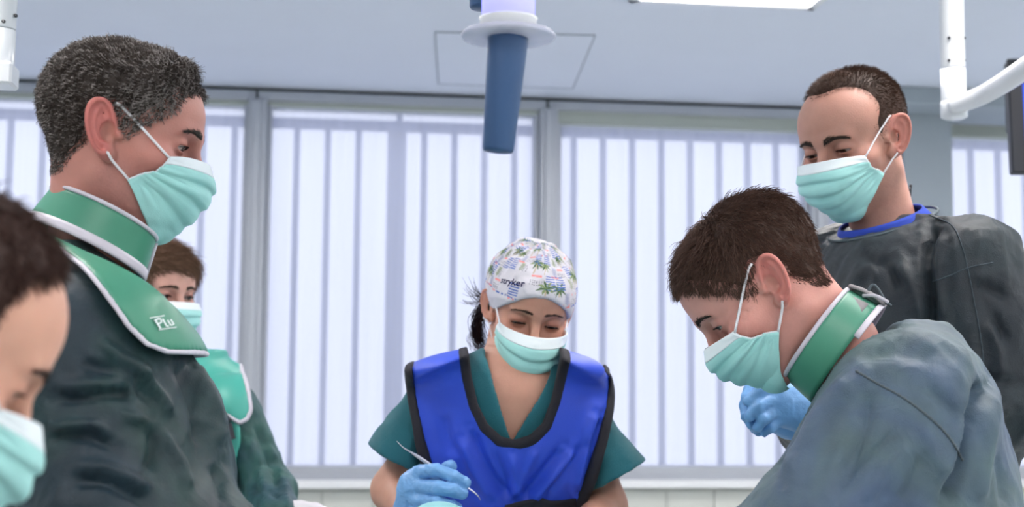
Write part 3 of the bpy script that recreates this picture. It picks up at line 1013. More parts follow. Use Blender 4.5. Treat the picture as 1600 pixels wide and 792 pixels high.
def eyebrow(person, fr, hp, col, fn):
    rng = np.random.RandomState(5)
    for s in (-1, 1):
        n = hp.get('brow_n', 230)
        t = rng.rand(n)
        x = .011 + .037 * t
        z = .0185 + hp.get('brow_z', 0) + .0065 * np.sin(np.clip(t, 0, 1) * 2.4) - .0055 * t + rng.normal(0, 1, n) * (.0021 * (1 - .7 * t)) * hp.get('brow_w', 1)
        q = np.stack([s * x, -.105 + .014 * t ** 2 * 1.3, z], 1)
        q = project(fn, q, .0)
        g = grad(fn, q)
        d = np.stack([s * (.8 + .2 * t), .25 * np.ones(n), .55 - .9 * t], 1) + rng.normal(0, .18, (n, 3))
        d -= g * (d * g).sum(1)[:, None]; d /= np.linalg.norm(d, axis=1)[:, None]
        L = .0075 * rng.uniform(.6, 1.1, n)
        k = np.linspace(0, 1, 4)
        path = q[:, None, :] + d[:, None, :] * (L[:, None] * k)[..., None] + g[:, None, :] * (.0001 + .0007 * np.sin(k * 2.6))[None, :, None]
        W = fr.out(path.reshape(-1, 3)).reshape(n, 4, 3)
        V, F, C = strand_mesh(W, .00033, cols=np.array(col) * rng.uniform(.7, 1.3, (n, 1)))
        link('eyebrow', V, F, mat('hair_fibre', attr='Col', rough=0.55, spec=.22), person, col=C)

def eyes(person, fr, hp, gaze=(0, -1, -.35)):
    g = unit(gaze)
    for s in (-1, 1):
        c = np.array([s * EYE[0], EYE[1], EYE[2]])
        nu, nv = 24, 32
        V = []
        e1 = unit(np.cross(g, (0, 0, 1))); e2 = np.cross(g, e1)
        for i in range(nu + 1):
            th = math.pi * i / nu
            for j in range(nv):
                a = 2 * math.pi * j / nv
                V.append(g * math.cos(th) + math.sin(th) * (e1 * math.cos(a) + e2 * math.sin(a)))
        V = np.array(V); F = []
        for i in range(nu):
            for j in range(nv):
                F.append((i * nv + j, i * nv + (j + 1) % nv, (i + 1) * nv + (j + 1) % nv, (i + 1) * nv + j))
        ang = np.arccos(np.clip(V @ g, -1, 1))
        col = np.tile(np.array(srgb(196, 184, 180)), (len(V), 1))
        col[ang < .58] = srgb(*hp.get('iris', (62, 42, 30)))
        col[ang < .27] = (.004, .004, .005)
        r = np.array([.0128, .0126, .0122])
        link('eye', fr.out(V * r + c), F, M_eye, person, col=col)

def lashes(person, fr, hp, fn):
    rng = np.random.RandomState(9)
    E = EYE; lid = hp.get('lid', .5)
    zt = E[2] + .0052 - .0085 * lid
    for s in (-1, 1):
        n = 70
        t = np.linspace(-1, 1, n)
        x = E[0] + t * .0128
        z = zt - (t ** 2) * .5 * max(zt - (E[2] - .0058), .001)
        y = E[1] - .0136 * np.sqrt(np.clip(1 - (t * .0128 / .0150) ** 2 - ((z - E[2]) / .0136) ** 2, .02, 1))
        q = np.stack([s * x, y, z], 1)
        d = np.stack([s * t * .5, -1 * np.ones(n), -.45 * np.ones(n)], 1) + rng.normal(0, .12, (n, 3))
        d /= np.linalg.norm(d, axis=1)[:, None]
        L = hp.get('lash', .0042) * rng.uniform(.6, 1, n)
        k = np.linspace(0, 1, 4)
        path = q[:, None, :] + d[:, None, :] * (L[:, None] * k)[..., None] + np.array([0, 0, 1.0]) * (.0022 * (k ** 2))[None, :, None]
        W = fr.out(path.reshape(-1, 3)).reshape(n, 4, 3)
        V, F, C = strand_mesh(W, .00036, cols=np.tile(np.array([.008, .006, .006]), (n, 1)))
        link('eyelashes', V, F, mat('hair_fibre', attr='Col', rough=0.55, spec=.22), person, col=C)

def surgical_mask(person, fr, hp, fn, shape=None, loops=True, seed=0):
    sp = dict(top=-.010, bot=-.126, fwd=0.0, side=[(.056, -.074, -.020), (.060, -.067, -.040), (.0635, -.050, -.050), (.0625, -.038, -.060)])
    if shape: sp.update(shape)
    nu, nv, kb0 = 61, 61, 24
    u = np.linspace(-1, 1, nu)[:, None] * np.ones((1, nv)); v = np.linspace(0, 1, nv)[None, :] * np.ones((nu, 1))
    vc = np.array([0, .18, .38, .58, .78, .92, 1.0])
    cy = np.interp(v, vc, np.array([-.109, -.127, -.137, -.134, -.121, -.104, -.086])) - sp['fwd'] * np.sin(np.clip(v, 0, 1) * math.pi)
    cz = np.interp(v, vc, sp['top'] + (sp['bot'] - sp['top']) * np.array([0, .16, .38, .60, .82, .95, 1.0]))
    s = np.abs(u)
    sd = np.array(sp['side']); tv = np.linspace(0, 1, len(sd))
    sx, sy, sz = (np.interp(v, tv, sd[:, i]) for i in range(3))
    pw = 1.3 + .9 * np.clip(v / .35, 0, 1)
    x = np.sign(u) * sx * np.sin(s * math.pi / 2) ** (.95)
    y = cy + (sy - cy) * s ** pw
    z = cz + (sz - cz) * (s ** 1.7)
    # pleats, deeper at the middle; soft gathers towards the sides
    rng = np.random.RandomState(seed)
    disp = np.zeros_like(u)
    tilt = sp.get('tilt', 0.0)
    for k, (pv, am) in enumerate(((.28, .0066), (.47, .0072), (.66, .0062))):
        vv = v - pv - .03 * math.sin(3 + k) * u + .02 * np.sin(u * 5 + k + seed) - tilt * u * .1
        disp += am * (1 / (1 + np.exp(np.clip(vv / .008, -40, 40))) - .5) * (1 - .35 * s ** 4)
    disp += .0022 * (vnoise(np.stack([u.ravel() * 4 + seed, v.ravel() * 7, 0 * u.ravel() + seed], 1)).reshape(u.shape) - .5) * 2 * (1 - .3 * (1 - s))
    disp += .0016 * np.sin(v * 46 + 2 * np.sin(u * 4)) * np.clip((s - .6) / .4, 0, 1)
    nrm = np.stack([x / .07, (y + .02) / .10, 0 * z], -1); nrm /= np.linalg.norm(nrm, axis=-1)[..., None] + 1e-9
    G = np.stack([x, y, z], -1) + nrm * disp[..., None]
    Q = push_out(fn, G.reshape(-1, 3), .0035, 4).reshape(G.shape)
    for _ in range(10):
        Q0 = Q.copy()
        Q[1:-1, :kb0] = .5 * Q0[1:-1, :kb0] + .25 * (Q0[:-2, :kb0] + Q0[2:, :kb0])
    Q = push_out(fn, Q.reshape(-1, 3), .0022, 3).reshape(G.shape)
    W = fr.out(Q.reshape(-1, 3)).reshape(G.shape)
    kb = 9
    V, F = sheet(W[:, kb:], .0012)
    o = link('face_mask', V, F[:, ::-1], M_mask, person)
    Wb = fr.out((Q + nrm * .0004).reshape(-1, 3)).reshape(G.shape)
    V, F = sheet(Wb[:, :kb + 1], .0016)
    link('nose_band', V, F[:, ::-1], M_maskw, o)
    # hems along the two sides
    for i in (0, -1):
        V, F = tube(W[i, ::3], .0013, 8)
        link('side_hem', V, F, M_maskw, o)
    if loops:
        for sgn, i in ((-1, 0), (1, -1)):
            for (qs, ends) in ((Q[i, 2], [(.0745 * sgn, -.0155, .020), (.0725 * sgn, -.0005, .026)]),
                               (Q[i, -3], [(.0712 * sgn, -.0115, -.040), (.0725 * sgn, .0045, -.028)])):
                pts = np.vstack([[qs], ends])
                c = catmull(pts, 7)
                c = push_out(fn, c, .0016, 4)
                V, F = tube(fr.out(c), sp.get('loop_r', .0015), 7)
                link('ear_loop', V, F, M_loop, o)
    return o

def body_part(person, fr, hp, extra, lo, hi, h=.0021, name='body', col_extra=None):
    """skin: head, neck and whatever 'extra' adds, one surface"""
    def f(p):
        return extra(p, head_sdf(fr.to(p), hp))
    V, F = nets(f, lo, hi, h, smooth=1)
    col = skin_colours(fr.toV(V), hp)
    return link(name, V, F, M_skin, person, col=col)

def neck_fn(fr, base, r0=.050, r1=.054, top=(0, .014, -.055)):
    a = fr.out(np.array(top)); b = np.asarray(base, float)
    bk = fr.out(np.array((0, .034, -.03)))
    ad = fr.out(np.array((0, -.052, -.125)))
    def f(p, d):
        d = smin(d, cap(p, a, b, r0 * fr.k, r1 * fr.k), .03)
        d = smin(d, cap(p, bk, b + (bk - a) * .10, .033 * fr.k, .034 * fr.k), .03)
        return d
    return f

def legs(person, pel, fwd, half=.10, ground=True, knee_f=0.0, m=None):
    """trousers and shoes down to the floor"""
    lat = np.cross(ZUP, fwd)
    for s in (-1, 1):
        hip = np.array(pel) + lat * half * s
        knee = np.array([hip[0], hip[1], hip[2] * .52]) + fwd * knee_f; ank = np.array([hip[0], hip[1], .09])
        V, F = tube(catmull([hip, knee, ank], 6), np.linspace(.10, .062, 13), 16)
        link('trouser_leg', V, F, m or M_trouser, person)
        fr = Frame(np.array([hip[0], hip[1], 0]), lat, -fwd, ZUP)
        def fs(p):
            q = fr.to(p)
            d = smin(ell(q, (0, -.07, .035), (.048, .12, .045)), ell(q, (0, .03, .05), (.040, .055, .06)), .03)
            return smax(d, -q[2], .006)
        c = fr.out(np.array([0, -.05, .05]))
        V, F = nets(fs, c - .2, c + .2, .012)
        V[:, 2] = np.maximum(V[:, 2], 0)
        link('shoe', V, F, M_shoe, person)

def zaxis(z0, zf, z1, h, hc=.04):
    return np.concatenate([np.arange(z0, zf, hc), np.arange(zf, z1, h)])

def cloth(person, name, fn, lo, hi, h, m, zf, fold=None, smooth=2, label=None, post=None):
    ax = [np.arange(lo[0], hi[0], h), np.arange(lo[1], hi[1], h), zaxis(lo[2], zf, hi[2], h)]
    V, F = nets(fn, None, None, h, ax=ax, smooth=smooth)
    if fold:
        for fd in (fold if isinstance(fold, list) else [fold]):
            V = folds(V, vnormals(V, F), **fd)
    if post: V = post(V, vnormals(V, F))
    return link(name, V, F, m, person, label=label), V, F

def surf_path(fn, pts, n=10, off=.001):
    c = catmull(pts, n)
    return project(fn, c, off, 8)

def stitch(person, fn, pts, m, name='seam', r=.0016, n=14):
    c = surf_path(fn, pts, n)
    V, F = tube(c, r, 6)
    return link(name, V, F, m, person)

# ------------------------------------------------------------------ the people
M_gownA = mat('gown_dark_green', srgb(19, 41, 52), 0.46, col2=srgb(21, 56, 54), c2scale=6.5, var=.14, vscale=22, weave=.10, crinkle=1.4, cscale=14, bdist=.008, sheen=.05, spec=.45)
M_gownC = mat('gown_green', srgb(38, 74, 84), 0.5, col2=srgb(44, 92, 84), c2scale=6.5, var=.14, vscale=22, weave=.10, crinkle=1.4, cscale=15, bdist=.008, sheen=.05, spec=.45)
M_gownE = mat('gown_blue_grey', srgb(66, 86, 112), 0.5, col2=srgb(76, 98, 102), c2scale=6.5, var=.14, vscale=22, weave=.10, crinkle=1.5, cscale=14, bdist=.008, sheen=.05, spec=.45)
M_gownF = mat('gown_charcoal', srgb(20, 31, 40), 0.5, col2=srgb(28, 44, 50), c2scale=6.5, var=.14, vscale=22, weave=.10, crinkle=1.4, cscale=14, bdist=.008, sheen=.05, spec=.45)
M_seam = mat('seam_thread', srgb(60, 72, 80), .8, var=.1)
M_seamE = mat('seam_thread_dark', srgb(78, 90, 96), .8, var=.1)
M_shield = mat('shield_green', srgb(70, 142, 116), 0.42, var=.03, vscale=6, weave=.05, bdist=.002, spec=.45)
M_vest = mat('vest_green', srgb(76, 174, 158), 0.42, var=.03, vscale=6, weave=.05, bdist=.002)
M_pipe = mat('white_piping', srgb(208, 203, 214), .55, var=.02)
M_buckle = mat('black_buckle', srgb(34, 36, 44), .4, var=.05)
M_velcro = mat('grey_velcro', srgb(146, 142, 144), .95, var=.06, vscale=200)
M_scrub = mat('scrub_teal', srgb(24, 104, 116), .8, var=.06, vscale=14, weave=.25, crinkle=.35, cscale=14, bdist=.006, sheen=.2)
M_apron = mat('apron_blue', srgb(50, 84, 216), .42, var=.05, vscale=5, weave=.06, crinkle=.5, cscale=7, bdist=.010, spec=.45)
M_black = mat('black_binding', srgb(30, 28, 38), .7, var=.08, vscale=60, weave=.4)
M_blueshirt = mat('undershirt_blue', srgb(34, 64, 168), .85, var=.06, vscale=30)

CR_A = [([(85, 622), (150, 618), (215, 612)], 9, -.012), ([(80, 606), (150, 602), (200, 598)], 12, .010), ([(213, 571), (233, 601), (253, 625), (267, 655)], 8, .010), ([(204, 580), (222, 608), (240, 634)], 7, -.008),
        ([(293, 565), (320, 608), (337, 655), (347, 701)], 10, .012), ([(278, 562), (298, 611), (310, 655), (314, 700)], 9, -.012), ([(70, 668), (140, 663), (173, 681)], 9, .010), ([(70, 684), (140, 682), (180, 700)], 9, -.010),
        ([(250, 675), (267, 701), (283, 728), (296, 770)], 8, .009), ([(236, 660), (242, 701), (232, 740)], 9, -.011), ([(187, 648), (217, 655), (240, 668)], 8, .008), ([(110, 730), (170, 735), (240, 770)], 11, .011), ([(110, 748), (170, 754), (230, 788)], 9, -.010),
        ([(330, 720), (345, 750), (350, 790)], 9, -.009), ([(120, 560), (150, 575), (190, 585)], 9, -.008), ([(150, 530), (190, 560), (240, 585)], 9, .007)]
CR_E = [([(1540, 585), (1529, 628), (1513, 674), (1500, 720), (1478, 792)], 10, -.024), ([(1556, 601), (1546, 663), (1534, 740), (1526, 792)], 11, .012), ([(1512, 640), (1494, 690), (1466, 760)], 14, .012), ([(1252, 606), (1258, 650), (1243, 694)], 8, -.016), ([(1232, 640), (1204, 690), (1190, 730)], 9, .010),
        ([(1342, 582), (1290, 640), (1254, 700), (1226, 760)], 14, .014), ([(1268, 620), (1240, 680), (1214, 730)], 8, -.010), ([(1360, 606), (1344, 678), (1318, 760)], 15, -.012), ([(1400, 672), (1350, 724), (1312, 764)], 5, -.006), ([(1420, 690), (1380, 740), (1350, 790)], 9, .007),
        ([(1318, 540), (1398, 518), (1490, 540), (1526, 580)], 14, .006), ([(1330, 560), (1390, 548), (1470, 560)], 12, -.006), ([(1440, 600), (1480, 630), (1500, 660)], 10, -.008), ([(1440, 700), (1430, 750), (1400, 792)], 10, -.008), ([(1555, 700), (1566, 740), (1572, 790)], 7, -.009)]
CR_F = [([(1462, 350), (1449, 405), (1456, 474), (1452, 540)], 9, -.018), ([(1474, 360), (1464, 420), (1472, 500)], 9, .010), ([(1400, 400), (1425, 450), (1440, 500)], 10, .009), ([(1385, 410), (1408, 460)], 9, -.009), ([(1549, 486), (1574, 536)], 6, -.009), ([(1540, 500), (1560, 550), (1566, 600)], 9, .009),
        ([(1500, 560), (1540, 590), (1590, 600)], 9, -.010), ([(1510, 620), (1550, 640), (1590, 640)], 9, .009), ([(1340, 390), (1370, 410), (1400, 412)], 8, -.006), ([(1520, 440), (1545, 450), (1580, 470)], 8, -.008)]
class Person:
    def __init__(s, label, px, d, yaw, group='operating team'):
        b = P(px, 608, d); s.d = d
        s.base = np.array([b[0], b[1], 0.0]); s.fwd = facing(px, yaw)
        s.lat = np.cross(ZUP, s.fwd)
        rot = math.atan2(s.lat[1], s.lat[0])
        s.e = thing('person', label, 'person', s.base, rot, group)
        s.bf = Frame(s.base, s.lat, -s.fwd, ZUP)
    def pt(s, px, py, dd=0.0):
        return P(px, py, s.d + dd)
    def side(s, py, pb, pf, half, dd=0.0):
        a, b = s.pt(pb, py, dd) - s.base, s.pt(pf, py, dd) - s.base
        fa, fb = a @ s.fwd, b @ s.fwd
        return (0.5 * (a[2] + b[2]), 0.0, -0.5 * (fa + fb), half, max(abs(fb - fa) * .5, .03))
    def front(s, py, pl, pr, b, f=0.0):
        a, c = s.pt(pl, py, -f) - s.base, s.pt(pr, py, -f) - s.base
        return (0.5 * (a[2] + c[2]), 0.5 * ((a + c) @ s.lat), -f, abs((c - a) @ s.lat) * .5, b)
    def sideuv(s, p):
        """side view plane (forward, height) of points"""
        x, y, z = s.bf.to(p); return -y, z
    def side2(s, pts, dd=0.0):
        out = []
        for (px, py) in pts:
            w = s.pt(px, py, dd) - s.base; out.append((w @ s.fwd, w[2]))
        return np.array(out)
    def front2(s, pts, dd=0.0):
        out = []
        for (px, py) in pts:
            w = s.pt(px, py, dd) - s.base; out.append((w @ s.lat, w[2]))
        return np.array(out)
    def box(s, pts, pad):
        pts = np.array(pts); return pts.min(0) - pad, pts.max(0) + pad

def head(pr, px, py, dd, yaw, pitch, roll, k, hp, hs=None, neck=None, body=None, mask=None, h=.0021, gaze=(0, -1, -.4), pad=.02, seed=1, brows=(.03, .02, .015), lash=True):
    fr = head_frame(pr.pt(px, py, dd), px, yaw, pitch, roll, k)
    fn = lambda q: head_sdf(q, hp)
    nb = pr.pt(*neck)
    ex = neck_fn(fr, nb)
    if body:
        ex0 = ex; ex = lambda p, d: body(p, ex0(p, d))
    lo = np.minimum(fr.c - .125 * k, nb - .09); hi = np.maximum(fr.c + .145 * k, nb + .09)
    if body:
        lo = np.minimum(lo, pr.skin_lo); hi = np.maximum(hi, pr.skin_hi)
    body_part(pr.e, fr, hp, ex, lo, hi, h)
    eyes(pr.e, fr, hp, gaze)
    eyebrow(pr.e, fr, hp, brows, fn)
    if lash: lashes(pr.e, fr, hp, fn)
    if hs: make_hair(pr.e, fr, hp, hs, seed)
    if mask is not None: surgical_mask(pr.e, fr, hp, fn, mask, seed=seed)
    return fr, fn

def ring_sheet(c0, c1, e1, e2, r0, r1, th, t0, t1, n=60, m=8, bulge=0.0):
    """band round the neck: c0/c1 lower and upper centres, radii (along e1, along e2), angle 0 at e1"""
    G = np.zeros((n, m, 3))
    for i, t in enumerate(np.linspace(t0, t1, n)):
        for j, v in enumerate(np.linspace(0, 1, m)):
            ra = r0[0] + (r1[0] - r0[0]) * v + bulge * math.sin(v * math.pi); rb = r0[1] + (r1[1] - r0[1]) * v + bulge * math.sin(v * math.pi)
            G[i, j] = c0 + (c1 - c0) * v + e1 * ra * math.cos(t) + e2 * rb * math.sin(t)
    V, F = sheet(G, th)
    return V, F, G

def shell(fn, off, th):
    return lambda p: np.abs(fn(p) - off) - th

def glove(person, name, palm, fingers, m, h=.0022, fk=.006, seed=0, fold=.0012):
    pts = [q for a in palm for q in a[:2]] + [q for f in fingers for q in f[0]]
    lo, hi = np.min(pts, 0) - .05, np.max(pts, 0) + .05
    def f(p):
        d = None
        for (a, b, r1, r2) in palm:
            c = cap(p, a, b, r1, r2); d = c if d is None else smin(d, c, .02)
        for (ch, r1, r2) in fingers:
            n = len(ch) - 1; g = None
            for i in range(n):
                ra = r1 + (r2 - r1) * i / n; rb = r1 + (r2 - r1) * (i + 1) / n
                c = cap(p, ch[i], ch[i + 1], ra, rb); g = c if g is None else smin(g, c, .003)
            d = smin(d, g, fk)
        return d
    V, F = nets(f, lo, hi, h, smooth=1)
    V = folds(V, vnormals(V, F), amp=fold, freq=70, seed=seed, octaves=2)
    return link(name, V, F, m, person)

# ---- standing man on the left, curly greying hair, green collar shield
A = Person('tall man in profile with curly greying hair, green collar shield and dark green gown', 165, 1.74, 97)
hpA = dict(nose=.0, skin=srgb(192, 134, 122), stubble=.4, lid=.45, ear_red=.75, red=srgb(206, 118, 112), brow_w=1.3, brow_n=260, ear=1.10)
hsA = dict(thick=.0045, top=.004, quiff=1.6, n=25000, col=srgb(72, 63, 58), w=.00046, shellc=.6, seg=8, edge=.022, inset=.015, fade=.006,
           poly=[(-.094, .082), (-.080, .078), (-.073, .062), (-.067, .044), (-.050, .030), (-.022, .004), (-.014, -.020), (-.004, -.020), (.002, .010), (.011, .020), (.026, .012), (.034, -.012), (.040, -.040), (.055, -.066), (.08, -.076), (.15, -.078), (.2, .0), (.2, .2), (-.2, .2), (-.2, .080)],
           flow=lambda Q: np.stack([0 * Q[:, 0], .55 - 1.2 * np.clip((-Q[:, 1] - .02) / .06, 0, 1), -.8 + .8 * np.clip((Q[:, 2] - .05) / .05, 0, 1)], 1),
           len=lambda Q: .020 + .016 * np.clip((-Q[:, 1] - .02) / .06, 0, 1) * np.clip((Q[:, 2] - .05) / .03, 0, 1) - .008 * np.clip(-Q[:, 2] / .05, 0, 1), curl=1.5, turns=1.6, jit=.3, lump=.0035, lumpf=330, lift=.55, lift2=.08, clump=1.6, clump_f=120, coh=95,
           grey=lambda Q: .20 + .55 * np.clip((-Q[:, 1] + .005) / .05, 0, 1) * np.clip((.085 - Q[:, 2]) / .05, .25, 1), greycol=srgb(172, 164, 160), label='short dark curly hair greying at the temples')
frA, fnA = head(A, 187, 209, 0, 80, 14, 0, .99, hpA, hsA, neck=(145, 410, 0), mask=dict(bot=-.122, loop_r=.0017, fwd=-.010), seed=3)
stA = [A.side(384, 18, 120, .060), A.side(402, 2, 165, .076), A.side(425, -14, 198, .098), A.side(450, -24, 222, .132), A.side(485, -36, 250, .170), A.side(520, -42, 278, .192), A.side(550, -45, 302, .202), A.side(640, -50, 350, .212), A.side(700, -48, 371, .214),
       A.side(745, -46, 381, .214), A.side(800, -40, 372, .212), A.side(950, -20, 350, .215)]
zl = stA[-1]; stA.append((.42, 0, zl[2], .26, zl[4] + .05))
shA = [(A.pt(125, 556, -.145), A.pt(150, 800, -.19), A.pt(390, 880, -.10)), (A.pt(125, 546, .145), A.pt(150, 800, .19), A.pt(390, 880, .10))]
def gownA(p):
    d = loft(A.bf.to(p), stA, 2.15)
    for (s, e, w) in shA:
        d = smin(d, smin(cap(p, s, e, .072, .066), cap(p, e, w, .064, .05), .03), .055)
    return d
lo, hi = A.box([A.pt(-70, 350, -.3), A.pt(420, 350, .3), A.pt(-70, 350, .3), A.pt(420, 900, -.3)], .06); lo[2] = .38; hi[2] = A.pt(150, 340)[2]
legs(A.e, np.array([A.base[0], A.base[1], .62]) + A.fwd * .0, A.fwd)
# collar band
axA = unit(A.pt(160, 334) - A.pt(131, 388)); e1 = unit(A.pt(243, 377) - A.pt(78, 292)); e2 = A.lat
c1, c0 = A.pt(160.5, 334.5) - A.lat * .007, A.pt(131, 389) - A.lat * .005
V, F, G = ring_sheet(c0, c1, e1, e2, (.083, .085), (.0735, .075), .004, -math.pi, math.pi, 80)
colr = link('collar_shield', V, F, M_shield, A.e, label='green stand-up collar with white piping')
link('piping', *tube(G[:, -1], .0028, 8), M_pipe, colr)
V, F, G2 = ring_sheet(c0 - axA * .003, c0 + axA * .009, e1, e2, (.0865, .0885), (.0838, .0855), .004, -math.pi, math.pi, 80, 4)
link('collar_strip', V, F, M_pipe, colr)
for th_ in (.0,):
    link('front_piping', *tube([c0 + e1 * .085, c1 + e1 * .0755], .0024, 8), M_pipe, colr)
# bib lying over the chest and shoulders
bibA = A.side2([(-40, 310), (45, 338), (131, 388), (222, 441), (262, 470), (420, 560), (420, 549), (310, 549), (250, 550), (214, 539), (184, 512), (150, 463), (118, 413), (85, 375), (45, 346), (-40, 322)], -.13)
lowA = A.side2([(-40, 322), (45, 346), (85, 375), (118, 413), (150, 463), (184, 512), (214, 539), (250, 550), (310, 549), (420, 549)], -.13)
cloth(A.e, 'gown', gownA, lo, hi, .005, M_gownA, .98, post=lambda V, N: creases(V, N, CR_A), fold=[dict(amp=.011, freq=7.0, wt=lambda V: 1 - .85 * np.clip(1.2 - poly_sdf(bibA, *A.sideuv(tuple(V.T))) / .03, 0, 1), stretch=(ZUP * .9 + A.fwd * .45, 2.2), seed=1, octaves=3), dict(amp=.0035, freq=20, stretch=(ZUP + .8 * A.fwd, 2.6), seed=4, octaves=2, wt=lambda V: 1 - .9 * np.clip(1.2 - poly_sdf(bibA, *A.sideuv(tuple(V.T))) / .03, 0, 1))])
def bib_fn(p):
    u, v = A.sideuv(p)
    d = shell(gownA, .0125, .0040)(p)
    return smax(d, poly_sdf(bibA, u, v), .003)
lo2, hi2 = lo.copy(), hi.copy(); lo2[2] = A.pt(200, 600)[2]; hi2[2] = A.pt(100, 325)[2]
V, F = nets(bib_fn, lo2, hi2, .0034, smooth=3)
bib = link('bib', V, F, M_shield, A.e, label='green bib of the collar shield over the chest')
def bibp_fn(p):
    u, v = A.sideuv(p)
    return np.sqrt(np.maximum(line_dist(lowA, u, v) - .0004, 0) ** 2 + (gownA(p) - .0125) ** 2) - .0038
V, F = nets(bibp_fn, lo2, hi2, .0034, smooth=2)
link('bib_piping', V, F, M_pipe, bib)
# printed mark on the bib: the letters and two lines, following the cloth
def on_cloth(fn, pr, pix, dd):
    """pixel polyline onto the near side of a cloth"""
    out = []
    for (px, py) in pix:
        v = ray(px, py); v = v / (v @ FH)
        t = np.linspace(pr.d - .45, pr.d + .3, 500)
        q = CAM + v * t[:, None]
        s_ = fn(tuple(q.T))
        i = np.argmax(s_ < 0) if (s_ < 0).any() else np.argmin(s_)
        out.append(q[i])
    return np.array(out)
def decal(fn, pr, quads, m, parent, name, off):
    """flat print: small quads given in pixels of the photograph, wrapped on the cloth"""
    parts = []
    for q in quads:
        p = on_cloth(lambda x: fn(x) - off, pr, q, 0)
        parts.append((p, [tuple(range(len(p)))]))
    V, F = join_vf(parts)
    return link(name, V, F, m, parent, smooth=False)
def bar(x0, y0, x1, y1, w):
    dx, dy = x1 - x0, y1 - y0; L = math.hypot(dx, dy); nx_, ny_ = -dy / L * w / 2, dx / L * w / 2
    return [(x0 + nx_, y0 + ny_), (x1 + nx_, y1 + ny_), (x1 - nx_, y1 - ny_), (x0 - nx_, y0 - ny_)]
mk = [bar(234, 497, 257, 493, 1.6), bar(248, 515, 276, 511, 1.6)]
mk += [bar(242, 499, 251, 513, 3.0), bar(243, 499.5, 250, 497.5, 2.4), bar(250, 497.5, 253, 503, 2.4), bar(253, 503, 247, 506, 2.4)]       # P
mk += [bar(254, 498, 261, 510, 2.6), bar(261, 510, 264, 509, 2.2)]                                                                        # l
mk += [bar(262, 500, 267, 508, 2.4), bar(267, 508, 271, 507, 2.2), bar(267, 499, 272, 507, 2.4)]                                            # u
decal(gownA, A, mk, mat('white_print', srgb(224, 236, 236), .6, var=.03), bib, 'printed_mark', .0182)

# ---- stooping man on the right
E_ = Person('man in blue-grey gown bending forward in profile, short brown hair, green collar', 1330, 1.88, -92)
hpE = dict(nose=.0, skin=srgb(212, 154, 142), stubble=.2, lid=.55, ear_red=.7, red=srgb(220, 132, 124), ear=1.05, brow_w=1.2)
hsE = dict(thick=.0030, top=.000, quiff=.8, n=19000, col=srgb(92, 68, 58), w=.00042, shellc=.6, seg=7, edge=.022, inset=.014, fade=.006,
           poly=[(-.100, .066), (-.082, .068), (-.072, .052), (-.056, .038), (-.034, .020), (-.021, -.004), (-.016, -.022), (-.008, -.020), (.000, .010), (.010, .020), (.026, .012), (.034, -.010), (.042, -.045), (.062, -.060), (.09, -.064), (.15, -.066), (.2, .0), (.2, .2), (-.2, .2), (-.2, .062)],
           flow=lambda Q: np.stack([.25 * np.sign(Q[:, 0]), .35 - 1.5 * np.clip((-Q[:, 1] + .03) / .08, 0, 1), -.9 + .6 * np.clip((Q[:, 2] - .05) / .05, 0, 1)], 1),
           len=lambda Q: .015 + .015 * np.clip((Q[:, 2] - .03) / .06, 0, 1), curl=.4, turns=.9, jit=.2, lift=.32, lift2=.04, clump=1.3, clump_f=110, lump=.002, lumpf=180, label='short dark brown hair brushed forward')
frE, fnE = head(E_, 1188, 440, 0, -84, 46, 0, 1.0, hpE, hsE, neck=(1310, 542, 0), mask=dict(loop_r=.0018, bot=-.112, fwd=-.010), seed=5, gaze=(0, -1, -.2))
stE = [E_.side(508, 1424, 1450, .030), E_.side(520, 1402, 1484, .048), E_.side(540, 1376, 1514, .075), E_.side(568, 1340, 1535, .115), E_.side(600, 1305, 1549, .150), E_.side(640, 1272, 1561, .178), E_.side(690, 1245, 1573, .195), E_.side(760, 1235, 1591, .195), E_.side(850, 1235, 1606, .195)]
zl = stE[-1]; stE.append((.85, 0, zl[2] + .02, .21, zl[4])); stE.append((.42, 0, zl[2] + .02, .20, zl[4] + .03))
shE = [(E_.pt(1410, 640, s * .128), E_.pt(1278, 832, s * .17), E_.pt(1090, 900, s * .12)) for s in (-1, 1)]
def gownE(p):
    d = loft(E_.bf.to(p), stE, 2.1)
    for (s, e, w) in shE:
        d = smin(d, smin(cap(p, s, e, .084, .078), cap(p, e, w, .072, .05), .03), .06)
    return d
lo, hi = E_.box([E_.pt(1060, 480, -.3), E_.pt(1640, 480, .3), E_.pt(1640, 480, -.3), E_.pt(1060, 900, .3)], .06); lo[2] = .38; hi[2] = E_.pt(1400, 470)[2]
def bellE(V, N):
    return V
_, VE, FE = cloth(E_.e, 'gown', gownE, lo, hi, .005, M_gownE, .98, post=lambda V, N: creases(V, N, CR_E), fold=[dict(amp=.009, freq=7.0, stretch=(E_.pt(1262, 832, -.2) - E_.pt(1400, 560, -.16), 2.2), seed=2, octaves=3), dict(amp=.003, freq=20, stretch=(ZUP + .8 * E_.fwd, 2.6), seed=9, octaves=2)])
legs(E_.e, np.array([E_.base[0], E_.base[1], .62]) - E_.fwd * .08, E_.fwd)
axE = unit(E_.pt(1277, 522) - E_.pt(1320, 553)); e1 = unit(E_.pt(1229, 588) - E_.pt(1325, 455)); e2 = E_.lat
c1, c0 = E_.pt(1277, 521) + E_.lat * .007, E_.pt(1322, 553) + E_.lat * .006
V, F, G = ring_sheet(c0, c1, e1, e2, (.080, .083), (.0735, .075), .004, -math.pi * .985, math.pi * .985, 80)
colr = link('collar_shield', V, F, M_shield, E_.e, label='green stand-up collar with white piping and grey fastener')
link('piping', *tube(G[:, -1], .0032, 8), M_pipe, colr)
